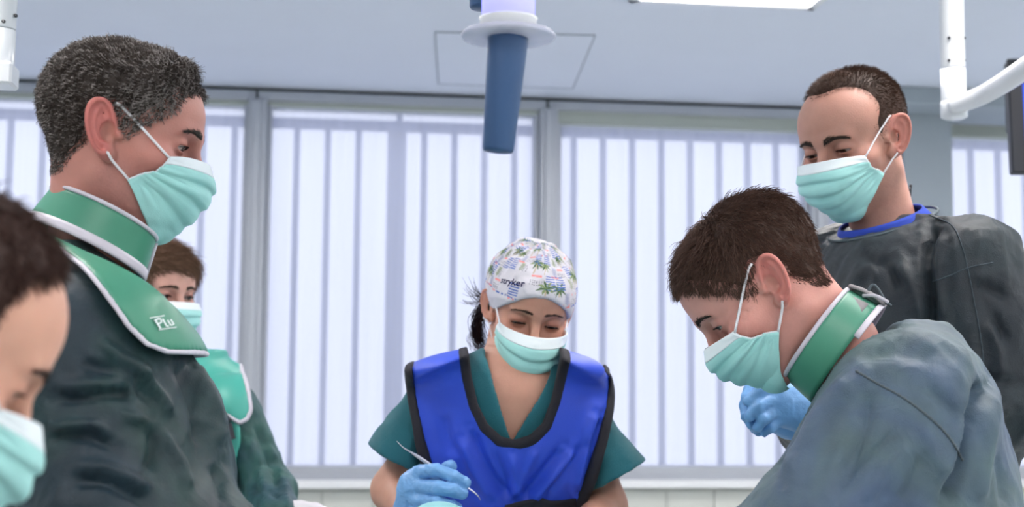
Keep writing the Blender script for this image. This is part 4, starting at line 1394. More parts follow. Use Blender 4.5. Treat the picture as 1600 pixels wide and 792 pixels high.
# fastener tabs at the nape: one flap of each end overlapping
V, F, G = ring_sheet(c0 + axE * .012, c1 - axE * .010, e1, e2, (.0815, .078), (.0765, .070), .003, math.pi * .70, math.pi * .84, 12, 5)
V2, F2, G = ring_sheet(c0 + axE * .012, c1 - axE * .010, e1, e2, (.0815, .078), (.0765, .070), .003, -math.pi * .84, -math.pi * .70, 12, 5)
link('velcro_patch', V, F, M_velcro, colr); link('velcro_patch', V2, F2, M_velcro, colr)
V, F, G = ring_sheet(c0 - axE * .006, c1 + axE * .002, e1, e2, (.088, .085), (.0805, .072), .003, math.pi * .90, math.pi * 1.12, 16, 5, bulge=.004)
link('closing_flap', V, F, M_velcro, colr)
V, F, G = ring_sheet(c0 - axE * .006, c0 + axE * .002, e1, e2, (.085, .085), (.0825, .0825), .003, math.pi * .60, math.pi * 1.4, 24, 4)
link('collar_strip', V, F, M_pipe, colr)
tp = E_.pt(1367, 462, -.02)
link('tie', *tube(catmull([E_.pt(1350, 470, -.02), E_.pt(1362, 446, -.02), E_.pt(1372, 452, -.02), E_.pt(1383, 470, -.03), E_.pt(1392, 478, -.03)], 6), .0022, 6), M_seamE, colr)
link('tie', *tube(catmull([E_.pt(1348, 462, -.03), E_.pt(1368, 462, -.04), E_.pt(1388, 472, -.04)], 6), .0026, 6), M_pipe, colr)
def seam_on(V, F, pix, person, m, r=.0017, n=14, name='seam'):
    """thread line stitched on the folded cloth"""
    from mathutils import bvhtree
    bv = bvhtree.BVHTree.FromPolygons([tuple(v) for v in V], [tuple(int(i) for i in f) for f in F])
    c = catmull(np.array([(x, y, 0) for x, y in pix], float), n); out = []
    for q in c:
        h = bv.ray_cast(Vector(CAM), Vector(unit(ray(q[0], q[1]))))
        if h[0] is not None: out.append(np.array(h[0]) + np.array(h[1]) * .0004)
    out = np.array(out)
    rr = r * (1 + .35 * np.sin(np.arange(len(out)) * 2.2))
    return link(name, *tube(out, rr, 6), m, person)
seam_on(VE, FE, [(1338, 580), (1369, 598), (1409, 620), (1449, 649), (1484, 684), (1505, 720)], E_.e, M_seamE, .0015)

# ---- standing man behind on the right, receding hair, charcoal gown
F_ = Person('balding man looking down with clasped gloved hands, charcoal gown over blue shirt', 1405, 2.42, -42)
hpF = dict(skin=srgb(188, 140, 124), stubble=.45, lid=.75, ear_red=.55, red=srgb(206, 126, 116), brow_w=1.5, brow_n=420, ear=1.05, brow_z=-.002)
hsF = dict(thick=.0035, top=.002, n=15000, col=srgb(72, 52, 42), w=.00036, shellc=.8, seg=5, edge=.030, inset=.010, fade=.030, tuft=(.034, .034),
           poly=[(-.040, .095), (-.026, .072), (-.022, .045), (-.028, .022), (-.023, -.004), (-.018, -.034), (-.008, -.034), (.000, .010), (.010, .020), (.026, .012), (.034, -.010), (.042, -.045), (.062, -.060), (.09, -.064), (.15, -.066), (.2, .0), (.2, .2), (-.2, .2), (-.2, .2), (-.052, .2)],
           flow=lambda Q: np.stack([.1 * np.sign(Q[:, 0]), .2 - .9 * np.clip((-Q[:, 1] + .03) / .08, 0, 1), -.8 + .8 * np.clip((Q[:, 2] - .05) / .05, 0, 1)], 1),
           len=lambda Q: .0065 + .006 * np.clip((Q[:, 2] - .03) / .06, 0, 1), jit=.4, lift=1.2, lift2=.4, clump=.5, label='very short brown hair receding at the temples')
frF, fnF = head(F_, 1337, 216, 0, -36, 22, 2, 1.04, hpF, hsF, neck=(1380, 352, .02), mask=dict(fwd=.002, bot=-.119), seed=8, gaze=(0, -1, -.7), brows=(.042, .028, .022))
def stF_(py, a, b, cy=0.0): return (F_.pt(1400, py)[2], 0, cy, a, b)
stF = [stF_(330, .058, .055, -.005), stF_(346, .086, .074), stF_(362, .128, .086), stF_(385, .172, .100), stF_(425, .196, .118), stF_(520, .200, .132), stF_(640, .198, .138), stF_(760, .195, .14), (.9, 0, 0, .2, .15), (.42, 0, 0, .25, .2)]
shF = [(F_.pt(1522, 400, -.115), F_.pt(1585, 628, -.13), F_.pt(1262, 648, -.10)), (F_.pt(1285, 408, .12), F_.pt(1262, 640, .12), F_.pt(1238, 650, .0))]
def gownF0(p):
    d = loft(F_.bf.to(p), stF, 2.1)
    d = smin(d, smin(cap(p, shF[0][0], shF[0][1], .066, .072), cap(p, shF[0][1], shF[0][2], .068, .042), .03), .05)
    d = smin(d, smin(cap(p, shF[1][0], shF[1][1], .066, .055), cap(p, shF[1][1], shF[1][2], .050, .040), .03), .05)
    return d
# neck opening: a slanting plane, lower at the front
nF0 = F_.pt(1378, 348, 0); nFn = unit(ZUP + F_.fwd * .42)
def gownF(p):
    d = gownF0(p)
    return smax(d, (p[0] - nF0[0]) * nFn[0] + (p[1] - nF0[1]) * nFn[1] + (p[2] - nF0[2]) * nFn[2], .012)
lo, hi = F_.box([F_.pt(1180, 330, -.35), F_.pt(1680, 330, .3), F_.pt(1680, 330, -.35), F_.pt(1180, 330, .3)], .06); lo[2] = .38; hi[2] = F_.pt(1400, 310)[2]
_, VF, FF = cloth(F_.e, 'gown', gownF, lo, hi, .006, M_gownF, .95, post=lambda V, N: creases(V, N, CR_F), fold=[dict(amp=.011, freq=8, stretch=(ZUP, 2.2), seed=3, octaves=3), dict(amp=.003, freq=20, stretch=(ZUP + .5 * F_.lat, 2.0), seed=6, octaves=2)])
legs(F_.e, np.array([F_.base[0], F_.base[1], .62]), F_.fwd)
# shirt collar and bound gown edge round the neck
fF = unit(F_.fwd - nFn * (F_.fwd @ nFn))
def ringF(r_, up_, th_, nm, m, n=64):
    c = nF0 + nFn * up_
    pts = np.array([c + fF * r_[0] * math.cos(t) + F_.lat * r_[1] * math.sin(t) for t in np.linspace(0, 2 * math.pi, n)])
    return pts
V, F, G = ring_sheet(nF0 - nFn * .012, nF0 + nFn * .010, fF, F_.lat, (.080, .092), (.070, .076), .004, -math.pi, math.pi, 70, 5)
link('shirt_collar', V, F, M_blueshirt, F_.e, label='blue shirt collar')
link('neck_binding', *tube(ringF((.0875, .101), -.002, 0, '', None), .0026, 8), M_seamE, F_.e)
kn = F_.pt(1417, 306, .05)
link('neck_tie', *tube(catmull([kn + np.array([0, 0, -.02]), kn, kn + np.array([.004, 0, .012]), kn + np.array([-.004, .004, .006]), kn + np.array([.003, 0, -.004]), kn + np.array([.008, 0, .020])], 8), np.linspace(.006, .0025, 41), 8), M_dark, F_.e)
for pix in ([(1452, 336), (1487, 352), (1503, 385), (1513, 425), (1524, 480), (1534, 540), (1540, 600)], [(1458, 440), (1485, 430), (1514, 418), (1552, 410)]):
    seam_on(VF, FF, pix, F_.e, M_seam, .0010)
# clasped gloves
q = lambda px, py, dd: P(px, py, 2.24 + dd)
glove(F_.e, 'glove', [(q(1228, 622, .0), q(1262, 645, -.005), .033, .036), (q(1208, 622, -.005), q(1222, 640, -.005), .022, .026)],
      [([q(1214, 606, -.01), q(1188, 610, -.03), q(1169, 627, -.028)], .0105, .0085), ([q(1213, 622, -.018), q(1186, 634, -.036), q(1171, 650, -.030)], .0105, .0085),
       ([q(1214, 640, -.018), q(1194, 654, -.034), q(1184, 668, -.026)], .0100, .008), ([q(1220, 652, -.012), q(1206, 668, -.022), q(1194, 676, -.012)], .009, .007),
       ([q(1226, 602, .01), q(1205, 600, .015), q(1188, 606, .012)], .0105, .009)], M_glove, seed=2)
glove(F_.e, 'glove', [(q(1192, 636, .022), q(1236, 656, .03), .028, .032)],
      [([q(1190, 612, .02), q(1172, 608, .005), q(1166, 622, -.006)], .0105, .009), ([q(1180, 626, .015), q(1165, 634, .0), q(1166, 650, -.01)], .0105, .009),
       ([q(1182, 642, .015), q(1170, 652, .002), q(1174, 664, -.008)], .010, .008), ([q(1188, 656, .015), q(1180, 668, .006), q(1186, 674, -.004)], .009, .008)], M_glove, seed=6)

# ---- woman in the middle, printed cap, blue apron
D = Person('woman in printed cap and blue lead apron holding a thin probe', 805, 2.62, 2)
hpD = dict(skin=srgb(198, 148, 128), lid=.88, ear_red=.3, brow_w=.55, brow_n=150, w=.96, nose=.7, brow=.8, shadow=.75, lash=.008, ear=.92, brow_z=.001)
stD = [D.front(545, 772, 834, .045, .085), D.front(560, 742, 852, .062, .085), D.front(575, 706, 876, .078, .08), D.front(592, 672, 904, .092, .075), D.front(615, 655, 930, .104, .07),
       D.front(650, 654, 944, .112, .06), D.front(700, 664, 934, .118, .045), D.front(760, 684, 918, .114, .02), D.front(850, 692, 910, .115, 0), D.front(1000, 676, 926, .13, -.02)]
zl = stD[-1]; stD.append((.42, zl[1], .03, .16, .12))
torsoD = lambda p: loft(D.bf.to(p), stD, 2.1)
armD = [[D.pt(684, 642, -.06), D.pt(616, 765, -.07), D.pt(640, 806, -.19)], [D.pt(914, 672, -.06), D.pt(944, 790, -.06), D.pt(905, 850, -.24)]]
def skinD(p, d):
    d = smin(d, torsoD(p) + .002, .04)
    for (a, b, c) in armD:
        d = smin(d, smin(cap(p, a, b, .034, .040), cap(p, b, c, .039, .023), .015), .03)
    return d
D.skin_lo, D.skin_hi = D.box([D.pt(570, 800, -.3), D.pt(1000, 560, .13)], .02); D.skin_lo[2] = D.pt(800, 870)[2]
frD, fnD = head(D, 826, 480, -.06, 9, 23, -8, .95, hpD, None, neck=(804, 585, -.05), body=skinD, mask=dict(fwd=.001, top=-.017, bot=-.152, side=[(.058, -.072, -.008), (.061, -.066, -.042), (.0635, -.050, -.060), (.0625, -.036, -.076)]), seed=11, h=.0026, gaze=(0, -1, -.9), brows=(.06, .036, .028), lash=True)
# scrub top with V neck and wide sleeves
vD = D.front2([(745, 500), (757, 545), (770, 600), (784, 645), (799, 687), (820, 655), (842, 618), (857, 585), (866, 545), (872, 500)], -.15)
slD = [(D.pt(676, 628, -.06), D.pt(612, 730, -.085), .047, .062, D.pt(618.5, 718.5, -.08)), (D.pt(920, 674, -.06), D.pt(971, 754, -.085), .044, .062, D.pt(966, 741.5, -.08))]
slN = [unit(D.pt(618, 718, -.08) - D.pt(643, 672, -.08)), unit(D.pt(966, 741, -.08) - D.pt(936, 684, -.08))]
def scrubD(p):
    t = torsoD(p)
    x, y, z = D.bf.to(p)
    fr_ = np.where(y < .03, 1.0, 0.0)
    d = t - .009
    for (a, b, r1, r2, hm), n_ in zip(slD, slN):
        s_ = cap(p, a, b, r1, r2)
        s_ = smax(s_, (p[0] - hm[0]) * n_[0] + (p[1] - hm[1]) * n_[1] + (p[2] - hm[2]) * n_[2], .004)
        # hollow
        i_ = cap(p, a, b + (b - a) * .2, r1 - .006, r2 - .006)
        s_ = smax(s_, -i_, .003)
        d = smin(d, s_, .025)
    d = smax(d, -(t - .004), .002)
    v = poly_sdf(vD, x, z)
    return smax(d, np.where(y < .05, -v, -.02), .003)
lo, hi = D.box([D.pt(560, 800, -.35), D.pt(1020, 540, .2)], .03); lo[2] = .40; hi[2] = D.pt(800, 532)[2]
_, VD, FD = cloth(D.e, 'scrub_top', scrubD, lo, hi, .0032, M_scrub, D.pt(800, 830)[2], fold=[dict(amp=.0035, freq=16, stretch=(ZUP, 2.2), seed=3, octaves=2)], smooth=2)
# V neck facing
vline = D.front2([(757, 545), (770, 600), (784, 645), (799, 687)], -.15); vline2 = D.front2([(801, 687), (820, 655), (842, 618), (857, 585), (866, 545)], -.15)
# apron
apD = D.front2([(634, 480), (634, 577), (640, 625), (651, 680), (664, 730), (684, 800), (684, 1500), (900, 1500), (906, 800), (928, 742), (944, 690), (957, 640), (964, 602), (964, 480)], -.12)
neckD = D.front2([(727, 470), (728, 545), (734, 590), (744, 632), (760, 664), (782, 684), (804, 689), (828, 682), (848, 662), (862, 625), (870, 590), (877, 550), (879, 470)], -.15)
def apron_region(p):
    x, y, z = D.bf.to(p)
    return np.maximum(poly_sdf(apD, x, z), -poly_sdf(neckD, x, z))
def apbase(p):
    # shoulders of the vest stand a little wider than the scrub
    d = torsoD(p) - .022
    d = smin(d, cap(p, D.pt(704, 612, -.08), D.pt(642, 644, -.07), .054, .045), .045)
    d = smin(d, cap(p, D.pt(892, 646, -.08), D.pt(952, 706, -.07), .050, .045), .045)
    for (a, b, r1, r2, hm) in slD:
        d = smin(d, cap(p, a, b, r1 + .012, r2 + .012), .03)
    return d
def apronD(p):
    return smax(np.abs(apbase(p)) - .0035, apron_region(p), .003)
zlo = D.pt(800, 1000)[2]
fw_ = lambda V: np.clip((D.pt(800, 640)[2] - V[:, 2]) / .12, .12, 1)
lo2 = lo.copy(); hi2 = hi.copy(); lo2[2] = zlo; hi2[2] = D.pt(700, 525)[2]
CR_D = [([(880, 700), (840, 750), (812, 782)], 8, -.012), ([(900, 700), (862, 748), (830, 786)], 8, .010), ([(920, 685), (885, 735), (850, 778)], 7, -.008), ([(735, 670), (760, 730), (796, 782)], 8, -.010), ([(720, 680), (742, 735), (772, 786)], 9, .010), ([(800, 705), (806, 745), (806, 784)], 9, .010),
        ([(770, 700), (786, 740), (798, 780)], 6, -.007), ([(930, 640), (916, 700), (902, 770)], 8, .010), ([(942, 650), (928, 700), (912, 770)], 7, -.010), ([(690, 640), (700, 690), (712, 720)], 10, -.007), ([(840, 700), (820, 740), (808, 775)], 6, .007)]
fdD = [dict(amp=.009, freq=7.0, stretch=(ZUP * .8 + D.lat * -.55, 3.2), seed=5, octaves=2, wt=fw_)]
cloth(D.e, 'lead_apron', apronD, lo2, hi2, .0034, M_apron, zlo + .001, post=lambda V, N: creases(V, N, CR_D), fold=fdD, smooth=2, label='shiny blue lead apron vest')
apr = [o for o in D.e.children if o.name.startswith('lead_apron')][0]
def bindD(p):
    r = apron_region(p)
    x, y, z = D.bf.to(p)
    return np.sqrt(np.maximum(np.abs(r + .0055) - .0045, 0) ** 2 + np.maximum(np.abs(apbase(p)) - .0022, 0) ** 2) - .0042
cloth(D.e, 'binding', bindD, lo2, hi2, .0034, M_black, zlo + .001, fold=fdD, smooth=2)
bnd = [o for o in D.e.children if o.name.startswith('binding')][0]; bnd.parent = apr
# strap across the waist, crumpled
def strapP(px, py): return on_cloth(apbase, D, [(px, py)], 0)[0] - FH * .012
sp_t = [(790, 789), (812, 782), (834, 779), (846, 777), (858, 781), (880, 780), (898, 777)]
G = np.array([[strapP(px, py + k * 5.5) + FH * (-.004 * math.sin(i * 1.7 + k)) for k in range(6)] for i, (px, py) in enumerate(sp_t)])
Gs = np.stack([catmull(G[:, k], 6) for k in range(6)], 1)
V, F = sheet(Gs, .004)
link('waist_strap', V, F, M_black, apr)
link('strap_clip', *tube(catmull([strapP(876, 787), strapP(884, 782), strapP(890, 786)], 6), .0016, 6), M_pipe, apr)
legs(D.e, np.array([D.base[0], D.base[1], .62]), D.fwd, .08)

# cap: cranium with puffed folds, cut along the brow
cpA, cpB = np.array([0, -.098, .053]), np.array([0, .09, -.020])        # brow edge and nape edge (head space)
cpn = unit(np.cross(cpB - cpA, (1, 0, 0)));  cpn = cpn if cpn[2] > 0 else -cpn
def cap_core(q):
    d = cranium(q, hpD) - .006
    d = smin(d, ell(q, (0, .034, .044), (.079, .086, .076)), .03)
    return d
def cap_fn(p):
    q = frD.to(p)
    d = cap_core(q)
    up_ = np.clip((q[2] - .045) / .05, 0, 1)
    d = d - .0035 * up_ * (np.sin(q[0] * 120 + 2 * np.sin(q[1] * 55)) * np.sin(q[1] * 90 + 1.3) + .6 * np.sin(q[0] * 70 - q[1] * 60))
    pl_ = (q[0] - cpA[0]) * cpn[0] + (q[1] - cpA[1]) * cpn[1] + (q[2] - cpA[2]) * cpn[2]
    # the edge dips at the ears
    pl_ = pl_ + .030 * np.clip(np.abs(q[0]) / .072, 0, 1) ** 2
    return smax(d, -pl_ * .98, .004) * .95
V, F = nets(cap_fn, frD.c - .14, frD.c + .14, .0026, smooth=2)
V = folds(V, vnormals(V, F), amp=.0016, freq=40, seed=2, octaves=2)
M_cap = mat('cap_cotton', srgb(212, 210, 218), .85, var=.04, vscale=40, weave=.3, bdist=.002, crinkle=.25, cscale=30)
capo = link('surgical_cap', V, F, M_cap, D.e, label='white surgical cap printed with palm trees, blue stripes and pink dashes')
from mathutils import bvhtree
cap_bv = bvhtree.BVHTree.FromPolygons([tuple(v) for v in V], [tuple(int(i) for i in f) for f in F])
def cap_pt(a, h):
    """print space: a = angle round the head (metres along), h = height; onto the cap"""
    th = a / .083
    dq = np.array([math.sin(th), -math.cos(th), 0.0])
    org = np.array([0, .02, .02 + 0.0]); el_ = h / .095
    dq = dq * math.cos(el_) + np.array([0, 0, 1.0]) * math.sin(el_)
    o_ = frD.out(org); dd_ = frD.dirs(dq)
    hit = cap_bv.ray_cast(Vector(o_ + dd_ * .2), Vector(-dd_))
    if hit[0] is None: return o_ + dd_ * .09
    return np.array(hit[0]) + np.array(hit[1]) * .00045
pr_V, pr_F, pr_C = [], [], []
def stroke(pts, w, col):
    pts = np.asarray(pts, float); n = len(pts)
    T = np.gradient(pts, axis=0); T /= np.linalg.norm(T, axis=1)[:, None] + 1e-9
    Nn = np.stack([-T[:, 1], T[:, 0]], 1)
    ws = np.broadcast_to(np.asarray(w, float), (n,))
    b = len(pr_V)
    for i in range(n):
        for s in (-1, 1):
            a, h = pts[i] + Nn[i] * ws[i] * .5 * s
            pr_V.append(cap_pt(a, h)); pr_C.append(col)
    for i in range(n - 1):
        pr_F.append((b + 2 * i, b + 2 * i + 1, b + 2 * i + 3, b + 2 * i + 2))
rg = np.random.RandomState(21)
cB, cG1, cG2, cP, cK, cY = srgb(74, 112, 196), srgb(84, 112, 76), srgb(140, 158, 110), srgb(238, 150, 148), srgb(44, 52, 84), srgb(196, 178, 150)
def palm(a, h, s):
    stroke([(a, h), (a + .002 * s, h + .008 * s), (a + .003 * s, h + .016 * s)], .0016 * s, cY)
    for k in range(8):
        t = .3 + k * .78; L = s * rg.uniform(.009, .013)
        c_ = cG1 if rg.rand() < .6 else cG2
        p0 = np.array([a + .003 * s, h + .016 * s]); d_ = np.array([math.cos(t), math.sin(t) * .85])
        stroke([p0, p0 + d_ * L * .5 + (0, .0012), p0 + d_ * L - (0, .0012)], [.0012 * s, .0030 * s, .0004], c_)
def stripes(a, h, w, n_):
    for k in range(n_):
        y = h + k * .0040
        stroke([(a - w, y + rg.normal(0, .0004)), (a, y + rg.normal(0, .0005)), (a + w, y + rg.normal(0, .0004))], rg.uniform(.0011, .0018), cB)
def dots(a, h, n_, m_):
    for i in range(n_):
        for j in range(m_):
            x, y = a + i * .0032 + rg.normal(0, .0005), h + j * .0032 + rg.normal(0, .0005)
            stroke([(x - .0006, y), (x + .0006, y + .0002)], .0012, cK)
def leafy(a, h, s, c_):
    for k in range(6):
        y = h + k * .0026 * s
        stroke([(a, y), (a + .0045 * s, y + .003 * s)], .0009, c_); stroke([(a, y), (a - .0045 * s, y + .003 * s)], .0009, c_)
    stroke([(a, h - .002), (a, h + .016 * s)], .0009, c_)
import itertools
cells = [(i, j) for i in range(-9, 10) for j in range(7)]
for (i, j) in cells:
    a = i * .0195 + (.009 if j % 2 else 0) + rg.normal(0, .0015); h = .020 + j * .0205 + rg.normal(0, .001)
    if abs(a) > .17 or (-.076 < a < -.020 and .018 < h < .054): continue
    a = a * (1.0 + .0 * j)
    k = (i * 3 + j * 5) % 7
    if k in (0, 3): palm(a, h, rg.uniform(1.0, 1.35))
    elif k in (1, 5): stripes(a, h, .0075, 6)
    elif k == 2: dots(a - .008, h, 6, 3); stroke([(a - .008, h + .014), (a + .008, h + .0145)], .0034, cP)
    elif k == 4: leafy(a, h, 1.0, cG2); dots(a + .006, h, 2, 4)
    else: leafy(a, h, 1.05, srgb(150, 160, 196)); stroke([(a - .008, h - .002), (a + .006, h - .0018)], .003, cP)
for i in range(-10, 11):
    a = i * .0135
    stroke([(a - .005, .0150 + .001 * (i % 3)), (a + .0045, .0152 + .001 * (i % 3))], .0026, (cP, cB, cK)[i % 3] if i % 3 < 2 else cB)
link('cap_print', np.array(pr_V), pr_F, mat('cap_print_ink', attr='Col', rough=.85), capo, smooth=False, col=np.array(pr_C))
# lettering on the cap, converted from a text curve and laid on the cloth
def text_mesh(body, size):
    cu = bpy.data.curves.new('lettering', 'FONT'); cu.body = body; cu.size = size; cu.align_x = 'CENTER'; cu.resolution_u = 3; cu.offset = .00022
    to = bpy.data.objects.new('lettering', cu); COL.objects.link(to)
    dg = bpy.context.evaluated_depsgraph_get(); me = bpy.data.meshes.new_from_object(to.evaluated_get(dg))
    V = np.array([v.co[:] for v in me.vertices]); Fc = [tuple(p.vertices) for p in me.polygons]
    bpy.data.objects.remove(to); bpy.data.meshes.remove(me); bpy.data.curves.remove(cu)
    return V, Fc
V, F = text_mesh('stryker', .0145)
V = V * np.array([1.0, 1.0, 1.0]); ca_, sa_ = math.cos(math.radians(6)), math.sin(math.radians(6))
Vt = np.array([cap_pt(-.047 + x * ca_ - y * sa_, .0345 + x * sa_ + y * ca_) for x, y, z in V])
Vn = Vt + (Vt - frD.c) / np.linalg.norm(Vt - frD.c, axis=1)[:, None] * .0007
link('lettering', Vn, F, mat('navy_embroidery', srgb(34, 34, 84), .8, var=.05), capo, smooth=False)
# loose dark hair at the nape, swept out beside the ear
rng = np.random.RandomState(4)
lk = []
for i in range(195):
    t = rng.rand()
    r0 = np.array([-.064 + rng.normal(0, .004), .036 + rng.normal(0, .008), -.002 - .022 * t + rng.normal(0, .003)])
    out_ = rng.uniform(.25, 1.0); wv_ = rng.choice([-.6, .1, .9]) + rng.normal(0, .12)
    if i < 165:
        pts = [r0, r0 + np.array([-.012, .012, -.018]), r0 + np.array([-.018 + rng.normal(0, .004), .020, -.045]), r0 + np.array([-.012 + rng.normal(0, .007), .022, -.072 - .022 * rng.rand()]), r0 + np.array([.002 + rng.normal(0, .008), .020, -.092 - .02 * rng.rand()])]
    else:
        pts = [r0, r0 + np.array([-.014, .010, -.002]), r0 + np.array([-.028 * out_ - .008, .012, -.002 + .006 * wv_]), r0 + np.array([-.042 * out_ - .008, .012, .002 + .014 * wv_]), r0 + np.array([-.055 * out_ - .008, .012, .010 + .022 * wv_])]
    lk.append(catmull(pts, 4))
lk = np.array(lk); W = frD.out(lk.reshape(-1, 3)).reshape(lk.shape)
V, F, C = strand_mesh(W, .0007, cols=np.array(srgb(44, 32, 34)) * rng.uniform(.6, 1.5, (len(lk), 1)))
link('hair', V, F, mat('hair_fibre', attr='Col', rough=0.55, spec=.22), D.e, col=C, label='loose dark hair swept out under the cap')
ep = frD.out(project(fnD, np.array([[-.078, .006, -.036]]), .002))[0]
from math import pi
link('earring', *lathe([(.0005, -.004), (.0032, -.002), (.0042, 0), (.0032, .0025), (.0005, .004)], ep, FH, 14), mat('pearl', srgb(240, 236, 232), .2, var=.02), D.e)
# gloved right hand with a pen grip
q = lambda px, py, dd=0.0: P(px, py, 2.40 + dd)
glove(D.e, 'glove', [(q(640, 800, .03), q(652, 762, .014), .029, .029), (q(652, 762, .014), q(664, 748, .010), .028, .024)],
      [([q(656, 738, -.006), q(680, 734, -.034), q(708, 744, -.044), q(727, 754, -.036)], .0120, .0092), ([q(652, 760, -.010), q(686, 762, -.046), q(708, 766, -.050), q(722, 771, -.040)], .0125, .0102),
       ([q(650, 780, -.010), q(684, 786, -.045), q(704, 790, -.044), q(714, 794, -.036)], .0120, .0098), ([q(648, 798, -.008), q(676, 806, -.036), q(696, 812, -.034)], .0110, .0088),
       ([q(662, 752, .024), q(688, 738, .026), q(703, 729, .010), q(704, 728, -.002)], .0125, .0098)], M_glove, seed=4, fold=.0018, fk=.0035)
glove(D.e, 'glove', [(q(912, 850, .0), q(890, 862, -.03), .028, .034)],
      [([q(885, 850, -.03), q(862, 856, -.05), q(846, 866, -.05)], .0115, .009), ([q(885, 862, -.035), q(858, 868, -.055), q(842, 878, -.05)], .0115, .009), ([q(885, 872, -.035), q(860, 880, -.05), q(848, 890, -.04)], .011, .009),
       ([q(888, 882, -.03), q(868, 892, -.04), q(858, 900, -.03)], .010, .008), ([q(893, 846, 0), q(872, 842, 0), q(860, 848, -.01)], .012, .01)], M_glove, seed=7)
# probe
pt_ = [q(620, 689, -.012), q(630, 699, -.014), q(645, 708, -.017), q(660, 718, -.020), q(690, 738, -.022), q(722, 757, -.024), q(738, 767, -.024), q(747, 775, -.024), q(751, 782, -.024)]
cpt = catmull(pt_, 6)
tt = np.linspace(0, 1, len(cpt)); rr = np.interp(tt, [0, .1, .24, .27, .32, .62, .66, .85, 1], [.0004, .0009, .0016, .0026, .0030, .0030, .0018, .0013, .0004])
pb = thing('dental_probe', 'thin steel probe with curved tips held in the woman\'s blue glove', 'dental probe', cpt[len(cpt) // 2])
M_steel = mat('brushed_steel', srgb(205, 205, 215), .28, var=.03, metal=.85)
k0 = int(.24 * len(cpt)); k1 = int(.66 * len(cpt))
link('handle', *tube(cpt[k0:k1 + 1], rr[k0:k1 + 1], 12), M_steel, pb)
link('tip', *tube(cpt[:k0 + 1], rr[:k0 + 1], 10), M_steel, pb); link('tip', *tube(cpt[k1:], rr[k1:], 10), M_steel, pb)

# ---- nurse behind the man on the left
C_ = Person('woman with short brown hair half hidden behind the tall man, green vest', 296, 3.10, 42)
hpC = dict(skin=srgb(206, 160, 146), lid=.35, ear_red=.3, w=.95, nose=.7, brow=.9, brow_w=.9, shadow=.6, lash=.007)
hsC = dict(thick=.005, top=.003, n=9000, col=srgb(122, 94, 76), w=.0006, shellc=.7, seg=7, edge=.020,
           poly=[(-.080, .058), (-.066, .050), (-.050, .030), (-.040, -.010), (-.030, -.030), (.0, -.040), (.036, -.05), (.062, -.075), (.09, -.08), (.15, -.08), (.2, .0), (.2, .2), (-.2, .2), (-.2, .058)],
           flow=lambda Q: np.stack([.9 * np.ones(len(Q)) * (Q[:, 2] > .04), -.5 - 0 * Q[:, 1], -.9 + .7 * np.clip((Q[:, 2] - .05) / .05, 0, 1)], 1),
           len=lambda Q: .030 + .018 * np.clip((Q[:, 2] - .03) / .06, 0, 1), curl=.3, turns=.7, jit=.15, lift=.3, lift2=.02, clump=1.0, clump_f=70, label='short brown hair with side swept fringe')
frC, fnC = head(C_, 242, 456, 0, 36, 9, 0, .95, hpC, hsC, neck=(268, 578, .02), mask=dict(fwd=0), seed=13, h=.003, gaze=(.25, -1, -.05), brows=(.05, .032, .024), lash=True)
vrC = unit([ray(330, 608)[0], ray(330, 608)[1], 0]); vlC = np.array([vrC[1], -vrC[0], 0])
def vuvC(p): return (p[0] - C_.base[0]) * vlC[0] + (p[1] - C_.base[1]) * vlC[1], p[2]
def vpix(pts, dd): return np.array([((C_.pt(px, py, dd) - C_.base) @ vlC, C_.pt(px, py, dd)[2]) for (px, py) in pts])
def stC_(py, a, b, cy=0.0, cx=0.0): return (C_.pt(296, py)[2], cx, cy, a, b)
stC = [stC_(562, .055, .055), stC_(584, .085, .07), stC_(606, .130, .085), stC_(635, .165, .105), stC_(700, .180, .12), stC_(800, .175, .12), (.9, 0, 0, .18, .14), (.42, 0, 0, .22, .18)]
shC = [(C_.pt(366, 642, -.10), C_.pt(420, 765, -.11), C_.pt(438, 806, -.30)), (C_.pt(262, 640, .10), C_.pt(255, 762, .10), C_.pt(330, 840, -.15))]
def gownC(p):
    d = loft(C_.bf.to(p), stC, 2.1)
    for i, (s, e, w) in enumerate(shC):
        d = smin(d, smin(cap(p, s, e, .058, .050), cap(p, e, w, .048, .040), .02), .045)
    return d
lo, hi = C_.box([C_.pt(180, 540, -.36), C_.pt(500, 900, .3)], .05); lo[2] = .38; hi[2] = C_.pt(300, 540)[2]
cloth(C_.e, 'gown', gownC, lo, hi, .006, M_gownC, .98, post=lambda V, N: creases(V, N, [([(400, 660), (420, 710), (436, 770)], 7, -.012), ([(388, 680), (405, 730), (415, 780)], 7, .012), ([(410, 740), (430, 735), (446, 745)], 6, .012), ([(385, 770), (410, 765), (440, 775)], 6, -.012), ([(415, 690), (432, 720)], 5, .010)]), fold=[dict(amp=.012, freq=9, stretch=(ZUP, 1.8), seed=12, octaves=3)])
legs(C_.e, np.array([C_.base[0], C_.base[1], .62]), C_.fwd, .08)
vC = vpix([(240, 500), (372, 500), (381, 582), (388, 612), (392, 640), (386, 654), (374, 660), (358, 650), (335, 640), (240, 640)], -.16)
vC2 = vpix([(240, 600), (352, 640), (374, 655), (377, 690), (370, 715), (362, 1000), (240, 1000)], -.16)
def vestC(p):
    x, z = vuvC(p)
    return smax(np.abs(gownC(p) - .018) - .005, poly_sdf(vC, x, z), .003)
def vestC2(p):
    x, z = vuvC(p)
    return smax(np.abs(gownC(p) - .012) - .005, poly_sdf(vC2, x, z), .003)
lo2 = lo.copy(); lo2[2] = 1.0
V, F = nets(vestC, lo2, hi + .03, .0045, smooth=2); vo = link('lead_vest', V, F, M_vest, C_.e, label='green lead vest shoulder flap with white piping')
V, F = nets(vestC2, lo2, hi + .03, .0045, smooth=2); link('vest_panel', V, F, M_vest, vo)
